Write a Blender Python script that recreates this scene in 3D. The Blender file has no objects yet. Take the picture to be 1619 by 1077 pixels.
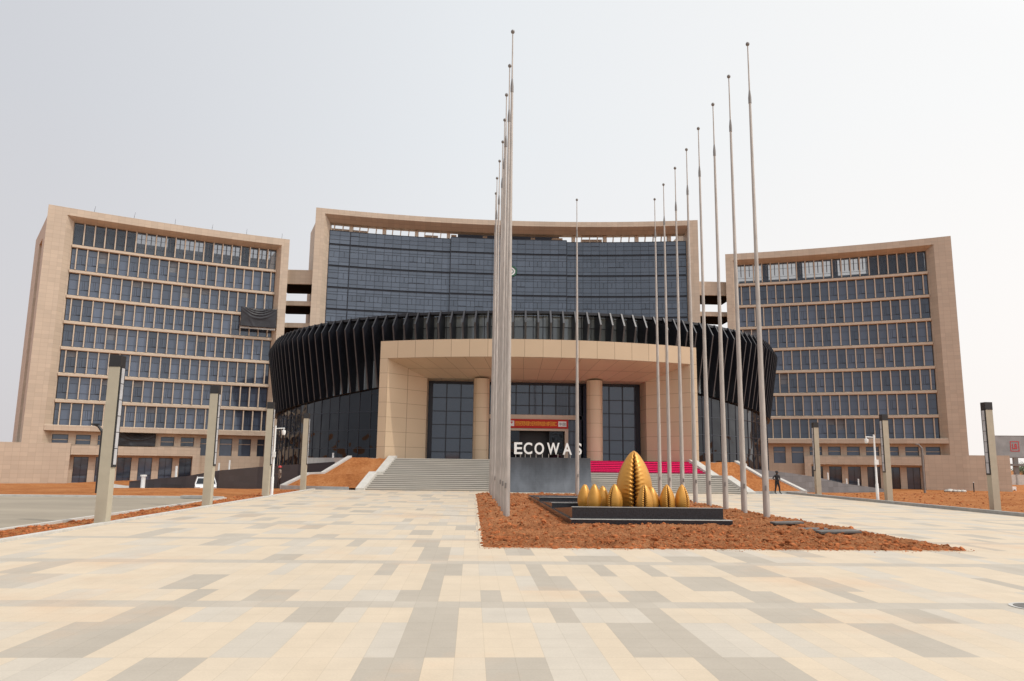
import bpy, bmesh, math, random
from mathutils import Vector, Matrix, noise
random.seed(11)
S = bpy.context.scene
COL = S.collection
PI = math.pi

# ------------------------------------------------------------------ helpers
def link(o, parent=None):
    COL.objects.link(o)
    if parent is not None:
        o.parent = parent
    return o

class MB:
    """collects faces of ONE mesh in local coordinates, with box-projected uv"""
    def __init__(s):
        s.v = []; s.f = []; s.uv = []; s.mi = []
    def poly(s, pts, m=0, uv=None):
        pts = [Vector(p) for p in pts]
        b = len(s.v)
        s.v += pts
        s.f.append(list(range(b, b + len(pts))))
        if uv is None:
            n = Vector((0, 0, 0))
            for i in range(len(pts)):
                n += pts[i].cross(pts[(i + 1) % len(pts)])
            ax, ay, az = abs(n.x), abs(n.y), abs(n.z)
            if az >= ax and az >= ay: uv = [(p.x, p.y) for p in pts]
            elif ay >= ax: uv = [(p.x, p.z) for p in pts]
            else: uv = [(p.y, p.z) for p in pts]
        s.uv.append(uv); s.mi.append(m)
    def box(s, x0, x1, y0, y1, z0, z1, m=0, n=1):
        xs = [x0 + (x1 - x0) * i / n for i in range(n + 1)]
        for i in range(n):
            a, b = xs[i], xs[i + 1]
            s.poly([(a, y0, z0), (b, y0, z0), (b, y0, z1), (a, y0, z1)], m)
            s.poly([(b, y1, z0), (a, y1, z0), (a, y1, z1), (b, y1, z1)], m)
            s.poly([(a, y0, z1), (b, y0, z1), (b, y1, z1), (a, y1, z1)], m)
            s.poly([(a, y1, z0), (b, y1, z0), (b, y0, z0), (a, y0, z0)], m)
        s.poly([(x0, y1, z0), (x0, y0, z0), (x0, y0, z1), (x0, y1, z1)], m)
        s.poly([(x1, y0, z0), (x1, y1, z0), (x1, y1, z1), (x1, y0, z1)], m)
    def prism_z(s, pts, z0, z1, m=0):
        n = len(pts)
        for i in range(n):
            a, b = pts[i], pts[(i + 1) % n]
            s.poly([(a[0], a[1], z0), (b[0], b[1], z0), (b[0], b[1], z1), (a[0], a[1], z1)], m)
        s.poly([(p[0], p[1], z1) for p in pts], m)
        s.poly([(p[0], p[1], z0) for p in reversed(pts)], m)
    def prism_x(s, pts, x0, x1, m=0, n=1):
        """pts in (y,z) swept along x"""
        k = len(pts)
        for j in range(n):
            a = x0 + (x1 - x0) * j / n; b = x0 + (x1 - x0) * (j + 1) / n
            for i in range(k):
                p, q = pts[i], pts[(i + 1) % k]
                s.poly([(a, p[0], p[1]), (b, p[0], p[1]), (b, q[0], q[1]), (a, q[0], q[1])], m)
        s.poly([(x0, p[0], p[1]) for p in pts], m)
        s.poly([(x1, p[0], p[1]) for p in reversed(pts)], m)
    def tube(s, p0, p1, r0, r1, n=12, m=0, caps=True):
        p0 = Vector(p0); p1 = Vector(p1); d = (p1 - p0).normalized()
        u = d.orthogonal().normalized(); w = d.cross(u)
        A = []; B = []
        for i in range(n):
            t = 2 * PI * i / n
            e = u * math.cos(t) + w * math.sin(t)
            A.append(p0 + e * r0); B.append(p1 + e * r1)
        for i in range(n):
            j = (i + 1) % n
            s.poly([A[i], A[j], B[j], B[i]], m)
        if caps:
            s.poly(list(reversed(A)), m); s.poly(B, m)
    def lathe(s, c, prof, n=16, m=0):
        c = Vector(c)
        for k in range(len(prof) - 1):
            (r0, z0), (r1, z1) = prof[k], prof[k + 1]
            for i in range(n):
                a = 2 * PI * i / n; b = 2 * PI * (i + 1) / n
                P = [(r0 * math.cos(a), r0 * math.sin(a), z0), (r0 * math.cos(b), r0 * math.sin(b), z0),
                     (r1 * math.cos(b), r1 * math.sin(b), z1), (r1 * math.cos(a), r1 * math.sin(a), z1)]
                if r0 < 1e-5: P = [P[0], P[2], P[3]]
                elif r1 < 1e-5: P = [P[0], P[1], P[2]]
                s.poly([c + Vector(p) for p in P], m)
    def mesh(s, name, mats, fn=None, smooth=False):
        me = bpy.data.meshes.new(name)
        vs = s.v if fn is None else [fn(v) for v in s.v]
        me.from_pydata([tuple(v) for v in vs], [], s.f)
        uvl = me.uv_layers.new(name='UVMap')
        k = 0
        for fi, f in enumerate(s.f):
            for j in range(len(f)):
                uvl.data[k].uv = s.uv[fi][j]; k += 1
        me.polygons.foreach_set('material_index', s.mi)
        for m in (mats if isinstance(mats, (list, tuple)) else [mats]): me.materials.append(m)
        bm = bmesh.new(); bm.from_mesh(me)
        bmesh.ops.remove_doubles(bm, verts=bm.verts, dist=1e-4)
        bmesh.ops.recalc_face_normals(bm, faces=bm.faces)
        if smooth:
            for f in bm.faces: f.smooth = True
            for e in bm.edges:
                if len(e.link_faces) == 2 and e.calc_face_angle(0) > math.radians(38): e.smooth = False
        bm.to_mesh(me); bm.free()
        return me
    def build(s, name, mats, parent=None, fn=None, smooth=False):
        return link(bpy.data.objects.new(name, s.mesh(name, mats, fn, smooth)), parent)

def tag(o, label=None, cat=None, group=None, kind=None):
    if label: o['label'] = label
    if cat: o['category'] = cat
    if group: o['group'] = group
    if kind: o['kind'] = kind
    return o
def thing(name, label, cat, loc=(0, 0, 0), rz=0, group=None):
    o = bpy.data.objects.new(name, None)
    o.empty_display_size = .3
    link(o); o.location = loc; o.rotation_euler = (0, 0, rz)
    return tag(o, label, cat, group)
def struct(o): return tag(o, kind='structure')
def dup(root, loc, rz=0, label=None, scale=None):
    def cp(o, par):
        c = o.copy(); COL.objects.link(c); c.parent = par
        for ch in [x for x in list(COL.objects) if x.parent == o]: cp(ch, c)
        return c
    r = cp(root, None)
    r.location = loc; r.rotation_euler = (0, 0, rz)
    if label: r['label'] = label
    if scale: r.scale = scale
    return r

# ------------------------------------------------------------------ materials
def nodes(name):
    m = bpy.data.materials.new(name); m.use_nodes = True
    nt = m.node_tree; b = nt.nodes['Principled BSDF']
    return m, nt, b
def N(nt, t, **kw):
    n = nt.nodes.new(t)
    for k, v in kw.items():
        if k.startswith('i_'): n.inputs[k[2:].replace('_', ' ')].default_value = v
        else: setattr(n, k, v)
    return n
def rgba(c): return (c[0], c[1], c[2], 1)
def ramp(nt, stops):
    r = nt.nodes.new('ShaderNodeValToRGB')
    e = r.color_ramp.elements
    while len(e) < len(stops): e.new(.5)
    for el, (p, c) in zip(e, stops): el.position = p; el.color = rgba(c)
    return r
def mat(name, col, rough=.6, metal=0., spec=.5, var=.12, scale=1.5, bump=0., bscale=30., stretch=None, col2=None):
    m, nt, b = nodes(name)
    tc = N(nt, 'ShaderNodeTexCoord'); mp = N(nt, 'ShaderNodeMapping')
    nt.links.new(tc.outputs['Object'], mp.inputs['Vector'])
    if stretch: mp.inputs['Scale'].default_value = stretch
    nz = N(nt, 'ShaderNodeTexNoise', i_Scale=scale, i_Detail=6., i_Roughness=.6)
    nt.links.new(mp.outputs[0], nz.inputs['Vector'])
    c1 = [max(0, x * (1 - var)) for x in col]; c2 = col2 or [x * (1 + var) for x in col]
    r = ramp(nt, [(.3, c1), (.7, c2)])
    nt.links.new(nz.outputs['Fac'], r.inputs[0]); nt.links.new(r.outputs[0], b.inputs['Base Color'])
    b.inputs['Roughness'].default_value = rough; b.inputs['Metallic'].default_value = metal
    b.inputs['Specular IOR Level'].default_value = spec
    if bump:
        n2 = N(nt, 'ShaderNodeTexNoise', i_Scale=bscale, i_Detail=4.)
        nt.links.new(mp.outputs[0], n2.inputs['Vector'])
        bp = N(nt, 'ShaderNodeBump', i_Strength=bump, i_Distance=.02)
        nt.links.new(n2.outputs['Fac'], bp.inputs['Height']); nt.links.new(bp.outputs[0], b.inputs['Normal'])
    return m
def cladding(name, col, w, h, mortar=.012, mcol=(.16, .115, .08), var=.06, rough=.55, squash=0):
    m, nt, b = nodes(name)
    tc = N(nt, 'ShaderNodeTexCoord')
    br = N(nt, 'ShaderNodeTexBrick', offset=0.0, squash=1.0)
    nt.links.new(tc.outputs['UV'], br.inputs['Vector'])
    c1 = [x * (1 - var) for x in col]; c2 = [x * (1 + var) for x in col]
    br.inputs['Color1'].default_value = rgba(c1); br.inputs['Color2'].default_value = rgba(c2)
    br.inputs['Mortar'].default_value = rgba(mcol)
    br.inputs['Scale'].default_value = 1; br.inputs['Mortar Size'].default_value = mortar
    br.inputs['Mortar Smooth'].default_value = .2; br.inputs['Bias'].default_value = 0
    br.inputs['Brick Width'].default_value = w; br.inputs['Row Height'].default_value = h
    nz = N(nt, 'ShaderNodeTexNoise', i_Scale=.35, i_Detail=5.); nt.links.new(tc.outputs['Object'], nz.inputs['Vector'])
    mr = N(nt, 'ShaderNodeMapRange'); mr.inputs[3].default_value = .9; mr.inputs[4].default_value = 1.1
    nt.links.new(nz.outputs['Fac'], mr.inputs[0])
    mx = N(nt, 'ShaderNodeMix', data_type='RGBA', blend_type='MULTIPLY'); mx.inputs[0].default_value = 1
    nt.links.new(br.outputs['Color'], mx.inputs[6]); nt.links.new(mr.outputs[0], mx.inputs[7])
    nt.links.new(mx.outputs[2], b.inputs['Base Color'])
    bp = N(nt, 'ShaderNodeBump', i_Strength=.4, i_Distance=.01, invert=True)
    nt.links.new(br.outputs['Fac'], bp.inputs['Height']); nt.links.new(bp.outputs[0], b.inputs['Normal'])
    b.inputs['Roughness'].default_value = rough; b.inputs['Specular IOR Level'].default_value = .4
    return m
def glass(name, col, rough=.06, spec=1.0, wob=.02, wscale=.25, var=.25, alpha=1.0, tint=(.78, .88, 1.)):
    m, nt, b = nodes(name)
    tc = N(nt, 'ShaderNodeTexCoord')
    gi = N(nt, 'ShaderNodeNewGeometry')
    mr = N(nt, 'ShaderNodeMapRange'); mr.inputs[3].default_value = 1 - var; mr.inputs[4].default_value = 1 + var
    nt.links.new(gi.outputs['Random Per Island'], mr.inputs[0])
    oi = N(nt, 'ShaderNodeObjectInfo'); m4 = N(nt, 'ShaderNodeMapRange'); m4.inputs[3].default_value = 1 - var; m4.inputs[4].default_value = 1 + var * 1.3
    nt.links.new(oi.outputs['Random'], m4.inputs[0]); m5 = N(nt, 'ShaderNodeMath', operation='MULTIPLY'); nt.links.new(mr.outputs[0], m5.inputs[0]); nt.links.new(m4.outputs[0], m5.inputs[1])
    mx = N(nt, 'ShaderNodeMix', data_type='RGBA', blend_type='MULTIPLY'); mx.inputs[0].default_value = 1
    mx.inputs[6].default_value = rgba(col); nt.links.new(m5.outputs[0], mx.inputs[7])
    nt.links.new(mx.outputs[2], b.inputs['Base Color'])
    b.inputs['Roughness'].default_value = rough; b.inputs['Specular IOR Level'].default_value = spec
    b.inputs['Specular Tint'].default_value = (*tint, 1)
    nz = N(nt, 'ShaderNodeTexNoise', i_Scale=wscale, i_Detail=1.); nt.links.new(tc.outputs['Object'], nz.inputs['Vector'])
    bp = N(nt, 'ShaderNodeBump', i_Strength=1., i_Distance=wob)
    nt.links.new(nz.outputs['Fac'], bp.inputs['Height']); nt.links.new(bp.outputs[0], b.inputs['Normal'])
    b.inputs['Alpha'].default_value = alpha
    return m

M = {}
M['stone'] = cladding('beige stone cladding', (.55, .445, .345), .86, .56, .014, (.43, .335, .25))
M['stone_plain'] = mat('beige stone trim', (.57, .465, .36), .6, var=.06, scale=.8)
M['portico'] = cladding('beige panel cladding', (.56, .425, .29), 1., 1., .012, (.24, .165, .11), var=.03, rough=.45)
M['office_glass'] = glass('blue grey office glass', (.058, .072, .104), .05, 1.0, .014, .3, .38)
M['tint_glass'] = glass('tinted see-through glass', (.07, .085, .11), .05, 1.0, .004, .3, .1, .38)
M['curtain_glass'] = glass('blue curtain wall glass', (.075, .092, .122), .06, 1.0, .010, .35, .18)
M['portico_glass'] = glass('blue grey lobby glass', (.038, .045, .066), .05, 1.0, .006, .4, .12)
M['drum_glass'] = glass('dark drum glass', (.006, .006, .008), .03, .45, .10, .55, .3)
M['drum_upper'] = glass('upper glass with skylight tone', (.22, .245, .245), .08, 1.0, .02, .5, .3)  # pale base colour stands in for sky light coming through the glass
M['frame_dark'] = mat('dark blue window frame', (.012, .015, .028), .4, var=.1)
M['fin'] = mat('black metal fin', (.010, .011, .016), .38, 0, .5, var=.3, scale=.5)
M['fin_edge'] = mat('grey fin edge trim', (.060, .060, .066), .42, .3, var=.2)
M['granite'] = mat('dark granite', (.020, .021, .026), .22, var=.5, scale=25)
M['granite_wall'] = cladding('granite slabs in shaded tone', (.035, .033, .040), 1.2, .6, .01, (.015, .015, .018), .25, .35)  # one granite for both ramps; here shade is put into the colour
M['granite_wall_sunlit'] = cladding('granite slabs in sunlit tone', (.14, .145, .155), 1.2, .6, .01, (.06, .06, .065), .2, .45)  # same granite as the other ramp, with sunlight put into the colour
M['concrete'] = mat('pale concrete', (.50, .48, .45), .8, var=.12, scale=2, bump=.2)
M['steps'] = mat('grey stone steps', (.36, .335, .295), .75, var=.14, scale=1.2, stretch=(.35, 1, 6))  # darker than the nosing, so riser shade is in the colour
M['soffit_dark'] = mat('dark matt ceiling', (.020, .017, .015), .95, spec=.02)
M['screen'] = mat('grey blue roof screen', (.10, .115, .14), .7, var=.1)
M['blind'] = mat('grey window blind', (.16, .175, .20), .5, spec=.6, var=.15)
M['nosing'] = mat('stair nosing in sunlit tone', (.60, .565, .51), .7, var=.1, scale=1.5, stretch=(.35, 1, 1))  # nosing strip coloured paler to paint in the sunlit tread lines
M['white'] = mat('white paint', (.80, .80, .79), .5, var=.04)
M['kerb'] = mat('grey kerb stone', (.36, .35, .33), .8, var=.15, scale=3)
M['kerb_pale'] = mat('pale kerb stone', (.52, .50, .46), .8, var=.12, scale=3)
M['road'] = mat('dusty concrete road', (.30, .255, .195), .85, var=.18, scale=.35, stretch=(.4, 1, 1))
M['galv'] = mat('weathered galvanised steel', (.44, .40, .365), .5, .3, var=.22, scale=2.5, stretch=(4, 4, .5))
M['galv_dark'] = mat('dark pole collar', (.22, .205, .195), .5, .3)
M['lamp'] = mat('olive beige lamp paint', (.43, .385, .295), .5, var=.07, scale=2)
M['black'] = mat('black metal', (.02, .02, .022), .45, var=.15)
M['diffuser'] = mat('frosted lamp diffuser', (.50, .50, .52), .35, var=.15, scale=3)
M['gold'] = mat('gold paint', (.58, .275, .045), .36, .40, .6, var=.12, scale=3)
M['gold_dark'] = mat('dark gap of the shell', (.06, .02, .008), .6, var=.2)
M['pink'] = mat('pink carpet', (.76, .014, .14), .85, var=.10, scale=3)
M['red'] = mat('red banner cloth', (.50, .018, .012), .7, var=.08, scale=1)
M['yellow'] = mat('yellow lettering', (.90, .50, .05), .6, var=.03)
M['steel'] = mat('brushed dark steel', (.085, .09, .10), .36, .6, var=.3, scale=1.1, stretch=(1, 1, .35))
M['tarp'] = mat('black plastic sheet', (.024, .024, .030), .45, 0, .5, var=.2)
M['soil_face'] = None
M['skin'] = mat('brown skin', (.07, .035, .02), .6)
M['cloth_dark'] = mat('dark clothing', (.012, .012, .015), .8)
M['cloth_pattern'] = mat('patterned shirt', (.26, .20, .16), .85, var=.7, scale=18)
M['trousers'] = mat('dark trousers', (.03, .018, .018), .85)
M['helmet'] = mat('red helmet', (.45, .03, .03), .4)
M['car'] = mat('white car paint', (.78, .78, .78), .2, 0, .6, var=.02)
M['rubber'] = mat('black rubber', (.015, .015, .015), .8)
M['leaf'] = mat('dusty green leaves', (.085, .11, .045), .8, var=.5, scale=2)
M['bark'] = mat('grey bark', (.12, .09, .06), .9)
M['board'] = mat('grey billboard face', (.30, .32, .33), .6, var=.25, scale=.35)
M['redmark'] = mat('red emblem', (.55, .06, .07), .6)
M['green'] = mat('green emblem ring', (.02, .11, .06), .5)
M['slate'] = mat('grey stone plank', (.13, .12, .11), .8, var=.3, scale=3)

def soil(name, c1, c2, c3, sc=1.0):
    m, nt, b = nodes(name)
    tc = N(nt, 'ShaderNodeTexCoord')
    n1 = N(nt, 'ShaderNodeTexNoise', i_Scale=.5 * sc, i_Detail=8., i_Roughness=.65)
    n2 = N(nt, 'ShaderNodeTexNoise', i_Scale=7. * sc, i_Detail=6., i_Roughness=.7)
    for n in (n1, n2): nt.links.new(tc.outputs['Object'], n.inputs['Vector'])
    ad = N(nt, 'ShaderNodeMath', operation='ADD'); hf = N(nt, 'ShaderNodeMath', operation='MULTIPLY'); hf.inputs[1].default_value = .5
    nt.links.new(n1.outputs['Fac'], ad.inputs[0]); nt.links.new(n2.outputs['Fac'], ad.inputs[1])
    nt.links.new(ad.outputs[0], hf.inputs[0])
    r = ramp(nt, [(.36, c1), (.5, c2), (.66, c3)]); nt.links.new(hf.outputs[0], r.inputs[0])
    nt.links.new(r.outputs[0], b.inputs['Base Color'])
    b.inputs['Roughness'].default_value = .95; b.inputs['Specular IOR Level'].default_value = .1
    n3 = N(nt, 'ShaderNodeTexNoise', i_Scale=14. * sc, i_Detail=8., i_Roughness=.7); nt.links.new(tc.outputs['Object'], n3.inputs['Vector'])
    bp = N(nt, 'ShaderNodeBump', i_Strength=1., i_Distance=.14); nt.links.new(n3.outputs['Fac'], bp.inputs['Height'])
    nt.links.new(bp.outputs[0], b.inputs['Normal'])
    return m
M['soil'] = soil('red laterite soil', (.23, .082, .032), (.42, .170, .072), (.55, .265, .125))
M['soil_far'] = soil('dry orange laterite', (.30, .100, .033), (.45, .175, .060), (.56, .265, .11), .8)
M['clod'] = mat('laterite clod', (.34, .115, .043), .95, spec=.1, var=.65, scale=2.5)

def plaza_mat():
    m, nt, b = nodes('granite paving')
    at = N(nt, 'ShaderNodeAttribute', attribute_name='tone')
    r = ramp(nt, [(0., (.585, .485, .365)), (.5, (.525, .47, .395)), (1., (.42, .37, .305))])
    nt.links.new(at.outputs['Fac'], r.inputs[0])
    tc = N(nt, 'ShaderNodeTexCoord')
    # fine speckle
    n1 = N(nt, 'ShaderNodeTexNoise', i_Scale=38., i_Detail=3.); nt.links.new(tc.outputs['Object'], n1.inputs['Vector'])
    # drifting dust
    n2 = N(nt, 'ShaderNodeTexNoise', i_Scale=.22, i_Detail=7., i_Roughness=.62); nt.links.new(tc.outputs['Object'], n2.inputs['Vector'])
    rd = ramp(nt, [(.54, (0, 0, 0)), (.78, (1, 1, 1))]); nt.links.new(n2.outputs['Fac'], rd.inputs[0])
    mx = N(nt, 'ShaderNodeMix', data_type='RGBA'); nt.links.new(r.outputs[0], mx.inputs[6]); mx.inputs[7].default_value = (.58, .39, .25, 1)
    ml = N(nt, 'ShaderNodeMath', operation='MULTIPLY'); ml.inputs[1].default_value = .75
    nt.links.new(rd.outputs[0], ml.inputs[0]); nt.links.new(ml.outputs[0], mx.inputs[0])
    rn = N(nt, 'ShaderNodeAttribute', attribute_name='shade')
    n4 = N(nt, 'ShaderNodeTexNoise', i_Scale=1.1, i_Detail=8., i_Roughness=.7); nt.links.new(tc.outputs['Object'], n4.inputs['Vector'])
    m6 = N(nt, 'ShaderNodeMapRange'); m6.inputs[1].default_value = .3; m6.inputs[2].default_value = .7; m6.inputs[3].default_value = .93; m6.inputs[4].default_value = 1.05; nt.links.new(n4.outputs['Fac'], m6.inputs[0])
    m1 = N(nt, 'ShaderNodeMapRange'); m1.inputs[3].default_value = .90; m1.inputs[4].default_value = 1.09; nt.links.new(n1.outputs['Fac'], m1.inputs[0])
    mm = N(nt, 'ShaderNodeMath', operation='MULTIPLY'); m7 = N(nt, 'ShaderNodeMath', operation='MULTIPLY'); nt.links.new(m1.outputs[0], m7.inputs[0]); nt.links.new(m6.outputs[0], m7.inputs[1]); nt.links.new(m7.outputs[0], mm.inputs[0]); nt.links.new(rn.outputs['Fac'], mm.inputs[1])
    # joints, from uv in tiles
    br = N(nt, 'ShaderNodeTexBrick', offset=0.); nt.links.new(tc.outputs['UV'], br.inputs['Vector'])
    for k, v in (('Scale', 1), ('Mortar Size', .012), ('Mortar Smooth', .3), ('Brick Width', 1), ('Row Height', 1)): br.inputs[k].default_value = v
    br.inputs['Color1'].default_value = br.inputs['Color2'].default_value = (1, 1, 1, 1); br.inputs['Mortar'].default_value = (.87, .86, .84, 1)
    x2 = N(nt, 'ShaderNodeMix', data_type='RGBA', blend_type='MULTIPLY'); x2.inputs[0].default_value = 1
    nt.links.new(mx.outputs[2], x2.inputs[6]); nt.links.new(br.outputs['Color'], x2.inputs[7])
    x3 = N(nt, 'ShaderNodeMix', data_type='RGBA', blend_type='MULTIPLY'); x3.inputs[0].default_value = 1
    nt.links.new(x2.outputs[2], x3.inputs[6]); nt.links.new(mm.outputs[0], x3.inputs[7])
    nt.links.new(x3.outputs[2], b.inputs['Base Color'])
    b.inputs['Roughness'].default_value = .7; b.inputs['Specular IOR Level'].default_value = .3
    return m
M['edging'] = mat('cream edging stone', (.56, .46, .34), .8, var=.1, scale=3)
M['plaza'] = plaza_mat()

# ------------------------------------------------------------------ ground
PX0, PX1, PY1 = -11.62, 25.0, 58.0     # plaza
BX0, BX1, BY0, BY1 = .25, 12.97, 19.45, 53.0   # soil bed
def sm(a, b, x):
    t = max(0., min(1., (x - a) / (b - a))); return t * t * (3 - 2 * t)
def hgt(x, y):
    z = -.9 * sm(52, 100, y)
    if y > 43 and x < -13.4:
        z += .12 * sm(-13.5, -18, x) * sm(43, 46, y) * (1 - sm(52, 60, y))
        w = sm(59, 66, y) * (1 - sm(92, 100, y)) * sm(-16, -19, x) * (1 - sm(-41, -46, x))
        z -= .95 * w * (1 - .75 * sm(66, 100, y))
        z -= .055 * max(0, -47 - x) * sm(80, 102, y) * (1 if x > -75 else 75 / -x)
    if x < -13.5 and y < 43.3: z = -.16
    else:
        far = sm(0, 30, max(0, x - 25.3)) if x > 0 else 1
        z += .05 * noise.noise((x * .35, y * .35, 0)) + .02 * noise.noise((x * 1.3, y * 1.3, 4)) + .10 * far * noise.noise((x * .09, y * .09, 8))
    if x > 25.2: z += .10 * sm(25.4, 31, x) * (1 - sm(60, 80, y)) + .25 * sm(30, 42, x) * (1 - sm(52, 70, y)) * sm(30, 45, y)
    return z
def axis(a, b, step, extra=()):
    n = max(1, round((b - a) / step)); L = [a + (b - a) * i / n for i in range(n + 1)]
    return sorted(set(L + list(extra)))
def grid(mb, xs, ys, f, m=0):
    for j in range(len(ys) - 1):
        for i in range(len(xs) - 1):
            p = [(xs[i], ys[j]), (xs[i + 1], ys[j]), (xs[i + 1], ys[j + 1]), (xs[i], ys[j + 1])]
            mb.poly([(x, y, f(x, y)) for x, y in p], m)
far_steps = [130, 170, 230, 320, 500, 900, 1600, 3000]
ys = axis(-30, 6, 4) + axis(6, 60, .6)[1:] + axis(60, 110, 1.2)[1:] + far_steps
ys = sorted(set(ys + [43.2, 43.45]))
xl = [-3000, -1500, -700, -400, -250, -170, -130] + axis(-110, -40, 2.5) + axis(-40, -16, .9)[1:] + [-15, -14.3, -13.62, -13.45, -13.0, -12.5, -12.1, -11.85]
xr = [25.25, 25.7, 26.3] + axis(27, 50, .8) + axis(50, 110, 2.5)[1:] + [150, 220, 350, 600, 1200, 3000]
g = MB(); grid(g, sorted(set(xl)), ys, hgt); grid(g, xr, ys, hgt)
grid(g, axis(-11.85, 25.25, 2.5), [59, 64, 70, 80, 95, 110] + far_steps, lambda x, y: -.9 * sm(52, 100, y) - .1)
g.box(-3000, 3000, -400, -30, -.4, -.2)
struct(g.build('ground', M['soil_far'], smooth=True))

# plaza: every paving panel is a face of one sheet, tone per stone
rows = []       # (y0, y1, kind)
y = 11.6
for w in (1.05, 1.83, 1.48, -.5, 1.65, 1.65, 1.05, -.5) * 4:
    rows.append((y - abs(w), y, w < 0)); y -= abs(w)
rows.reverse()
y = 11.6
while y < PY1 - .01:
    for w in (-.5, 1.05, 1.65, 1.66):
        if y >= PY1: break
        rows.append((y, min(PY1, y + abs(w)), w < 0)); y += abs(w)
def colx(k): return -.14 + .33 * k
explicit = {   # y-centre of a row -> list of (x0, x1, tone)
    7.98: [(-3.4, -2.7, 1), (-1.15, -.47, 1), (.35, .68, 1), (1.02, 1.35, .5), (2.69, 3.4, 1), (-4.6, -3.9, .5), (4.3, 4.7, .5)],
    9.63: [(-5.2, -4.1, 1), (-2.9, -2.24, .5), (-.99, -.63, .5), (-.63, -.14, 1), (.85, 1.5, .5), (2.02, 2.69, 1), (2.72, 3.38, .5), (3.7, 4.05, .5), (5.1, 5.8, 1)],
    11.07: [(-4.8, -4.2, 1), (-3.9, -3.3, .5), (-2.26, -1.93, 1), (-1.73, -1.4, .5), (-.78, -.14, 1), (.2, .86, .5), (1.18, 1.51, 1), (1.51, 2.37, .5), (2.37, 2.69, 1), (4.3, 5.0, 1), (6.3, 6.6, 1)],
    12.62: [(-3.3, -2.8, 1), (-4.5, -4.2, 1), (-1.8, -1.08, .5), (-1.08, -.45, 1), (.19, .52, 1), (1.95, 2.16, 1), (2.49, 3.15, 1), (4.5, 5.1, 1), (6.0, 6.3, 1)],
    13.97: [(-2.4, -2.1, .5), (-.8, -.46, 1), (1.29, 1.96, 1), (4.0, 4.7, 1), (-5.2, -4.3, 1), (6.0, 6.6, 1), (.86, 1.3, .5)],
    15.63: [(-1.8, -1.45, 1), (-.8, -.14, 1), (.19, .85, .5), (1.18, 1.51, 1), (2.5, 2.83, 1), (3.5, 3.9, 1), (-3.7, -3.4, .5), (5.3, 6.0, 1)],
    17.48: [(-4.5, -3.9, 1), (-1.15, -.47, 1), (2.2, 2.83, 1), (3.0, 3.3, 1), (4.6, 5.3, 1), (6.2, 6.6, 1)],
}
verts = []; faces = []; tone = []; shade = []; uvs = []
xs = [PX0] + [colx(k) for k in range(-34, 77) if PX0 + .05 < colx(k) < PX1 - .05] + [PX1]
rr = random.Random(5)
for (y0, y1, band) in rows:
    yc = (y0 + y1) / 2
    ex = None
    for k in explicit:
        if abs(k - yc) < .2: ex = explicit[k]
    i = 0; tn = [0.] * (len(xs) - 1)
    while i < len(tn):
        w = rr.choice((2, 3, 4, 5, 7)); i += w
        q = rr.random(); ww = rr.choice((1, 2, 2, 3, 2)); t = rr.uniform(.8, 1.05) if q < .45 else rr.uniform(.3, .62)
        for j in range(i, min(len(tn), i + ww)): tn[j] = t
        i += ww
        if rr.random() < .25:
            for j in range(i, min(len(tn), i + 1)): tn[j] = .5
            i += 1
    for i in range(len(tn)):
        xa, xb = xs[i], xs[i + 1]; xc = (xa + xb) / 2
        t = tn[i]
        if ex is not None and -5.4 < xc < 6.7:
            t = rr.choice((0., 0., .05, .12))
            for (a, b, v) in ex:
                if a - .03 < xc < b + .03: t = v
        if band: t = .82
        # skip inside the soil bed
        ya, yb = y0, y1
        pieces = [(xa, xb, ya, yb)]
        if xb > BX0 and xa < BX1 and yb > BY0 and ya < BY1:
            pieces = []
            if ya < BY0: pieces.append((xa, xb, ya, BY0))
            if yb > BY1: pieces.append((xa, xb, BY1, yb))
            yA, yB = max(ya, BY0), min(yb, BY1)
            if xa < BX0: pieces.append((xa, BX0, yA, yB))
            if xb > BX1: pieces.append((BX1, xb, yA, yB))
        sv = rr.uniform(.985, 1.015)
        for (a, b, c, d) in pieces:
            n = len(verts); verts += [(a, c, 0), (b, c, 0), (b, d, 0), (a, d, 0)]
            faces.append((n, n + 1, n + 2, n + 3)); tone.append(max(0., min(1., t + rr.uniform(-.06, .06)))); shade.append(sv)
            ty = (y1 - y0) / max(1, round((y1 - y0) / .5))
            uvs += [((p - .19) / .33, (q - y0) / ty) for p, q in ((a, c), (b, c), (b, d), (a, d))]
me = bpy.data.meshes.new('plaza'); me.from_pydata(verts, [], faces)
uvl = me.uv_layers.new(name='UVMap')
for i, u in enumerate(uvs): uvl.data[i].uv = u
for nm, arr in (('tone', tone), ('shade', shade)):
    a = me.attributes.new(nm, 'FLOAT', 'FACE'); a.data.foreach_set('value', arr)
me.materials.append(M['plaza'])
struct(link(bpy.data.objects.new('plaza', me)))

# kerbs
k = MB()
k.box(-11.86, -11.62, -30, 58.2, -.4, .07); struct(k.build('kerb', M['kerb_pale']))
k = MB(); k.box(25.0, 25.25, -30, 60.5, -.4, .16); struct(k.build('kerb', M['kerb']))
k = MB(); k.box(-13.62, -13.45, -30, 43.3, -.4, .06); k.box(-120, -13.62, 43.22, 43.42, -.4, .10); struct(k.build('kerb', M['kerb_pale']))
k = MB(); k.box(-120, -13.63, -30, 43.21, -.4, .0); struct(k.build('road', M['road']))
# granite edging of the soil bed
k = MB(); e = .09
k.box(BX0 - .001, BX0 + e, BY0, BY1, -.3, .012); k.box(BX1 - e, BX1 + .001, BY0, BY1, -.3, .012)
k.box(BX0 + e, BX1 - e, BY0 - .001, BY0 + e, -.3, .012); k.box(BX0 + e, BX1 - e, BY1 - e, BY1 + .001, -.3, .012)
struct(k.build('bed_edging', M['edging']))
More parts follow.
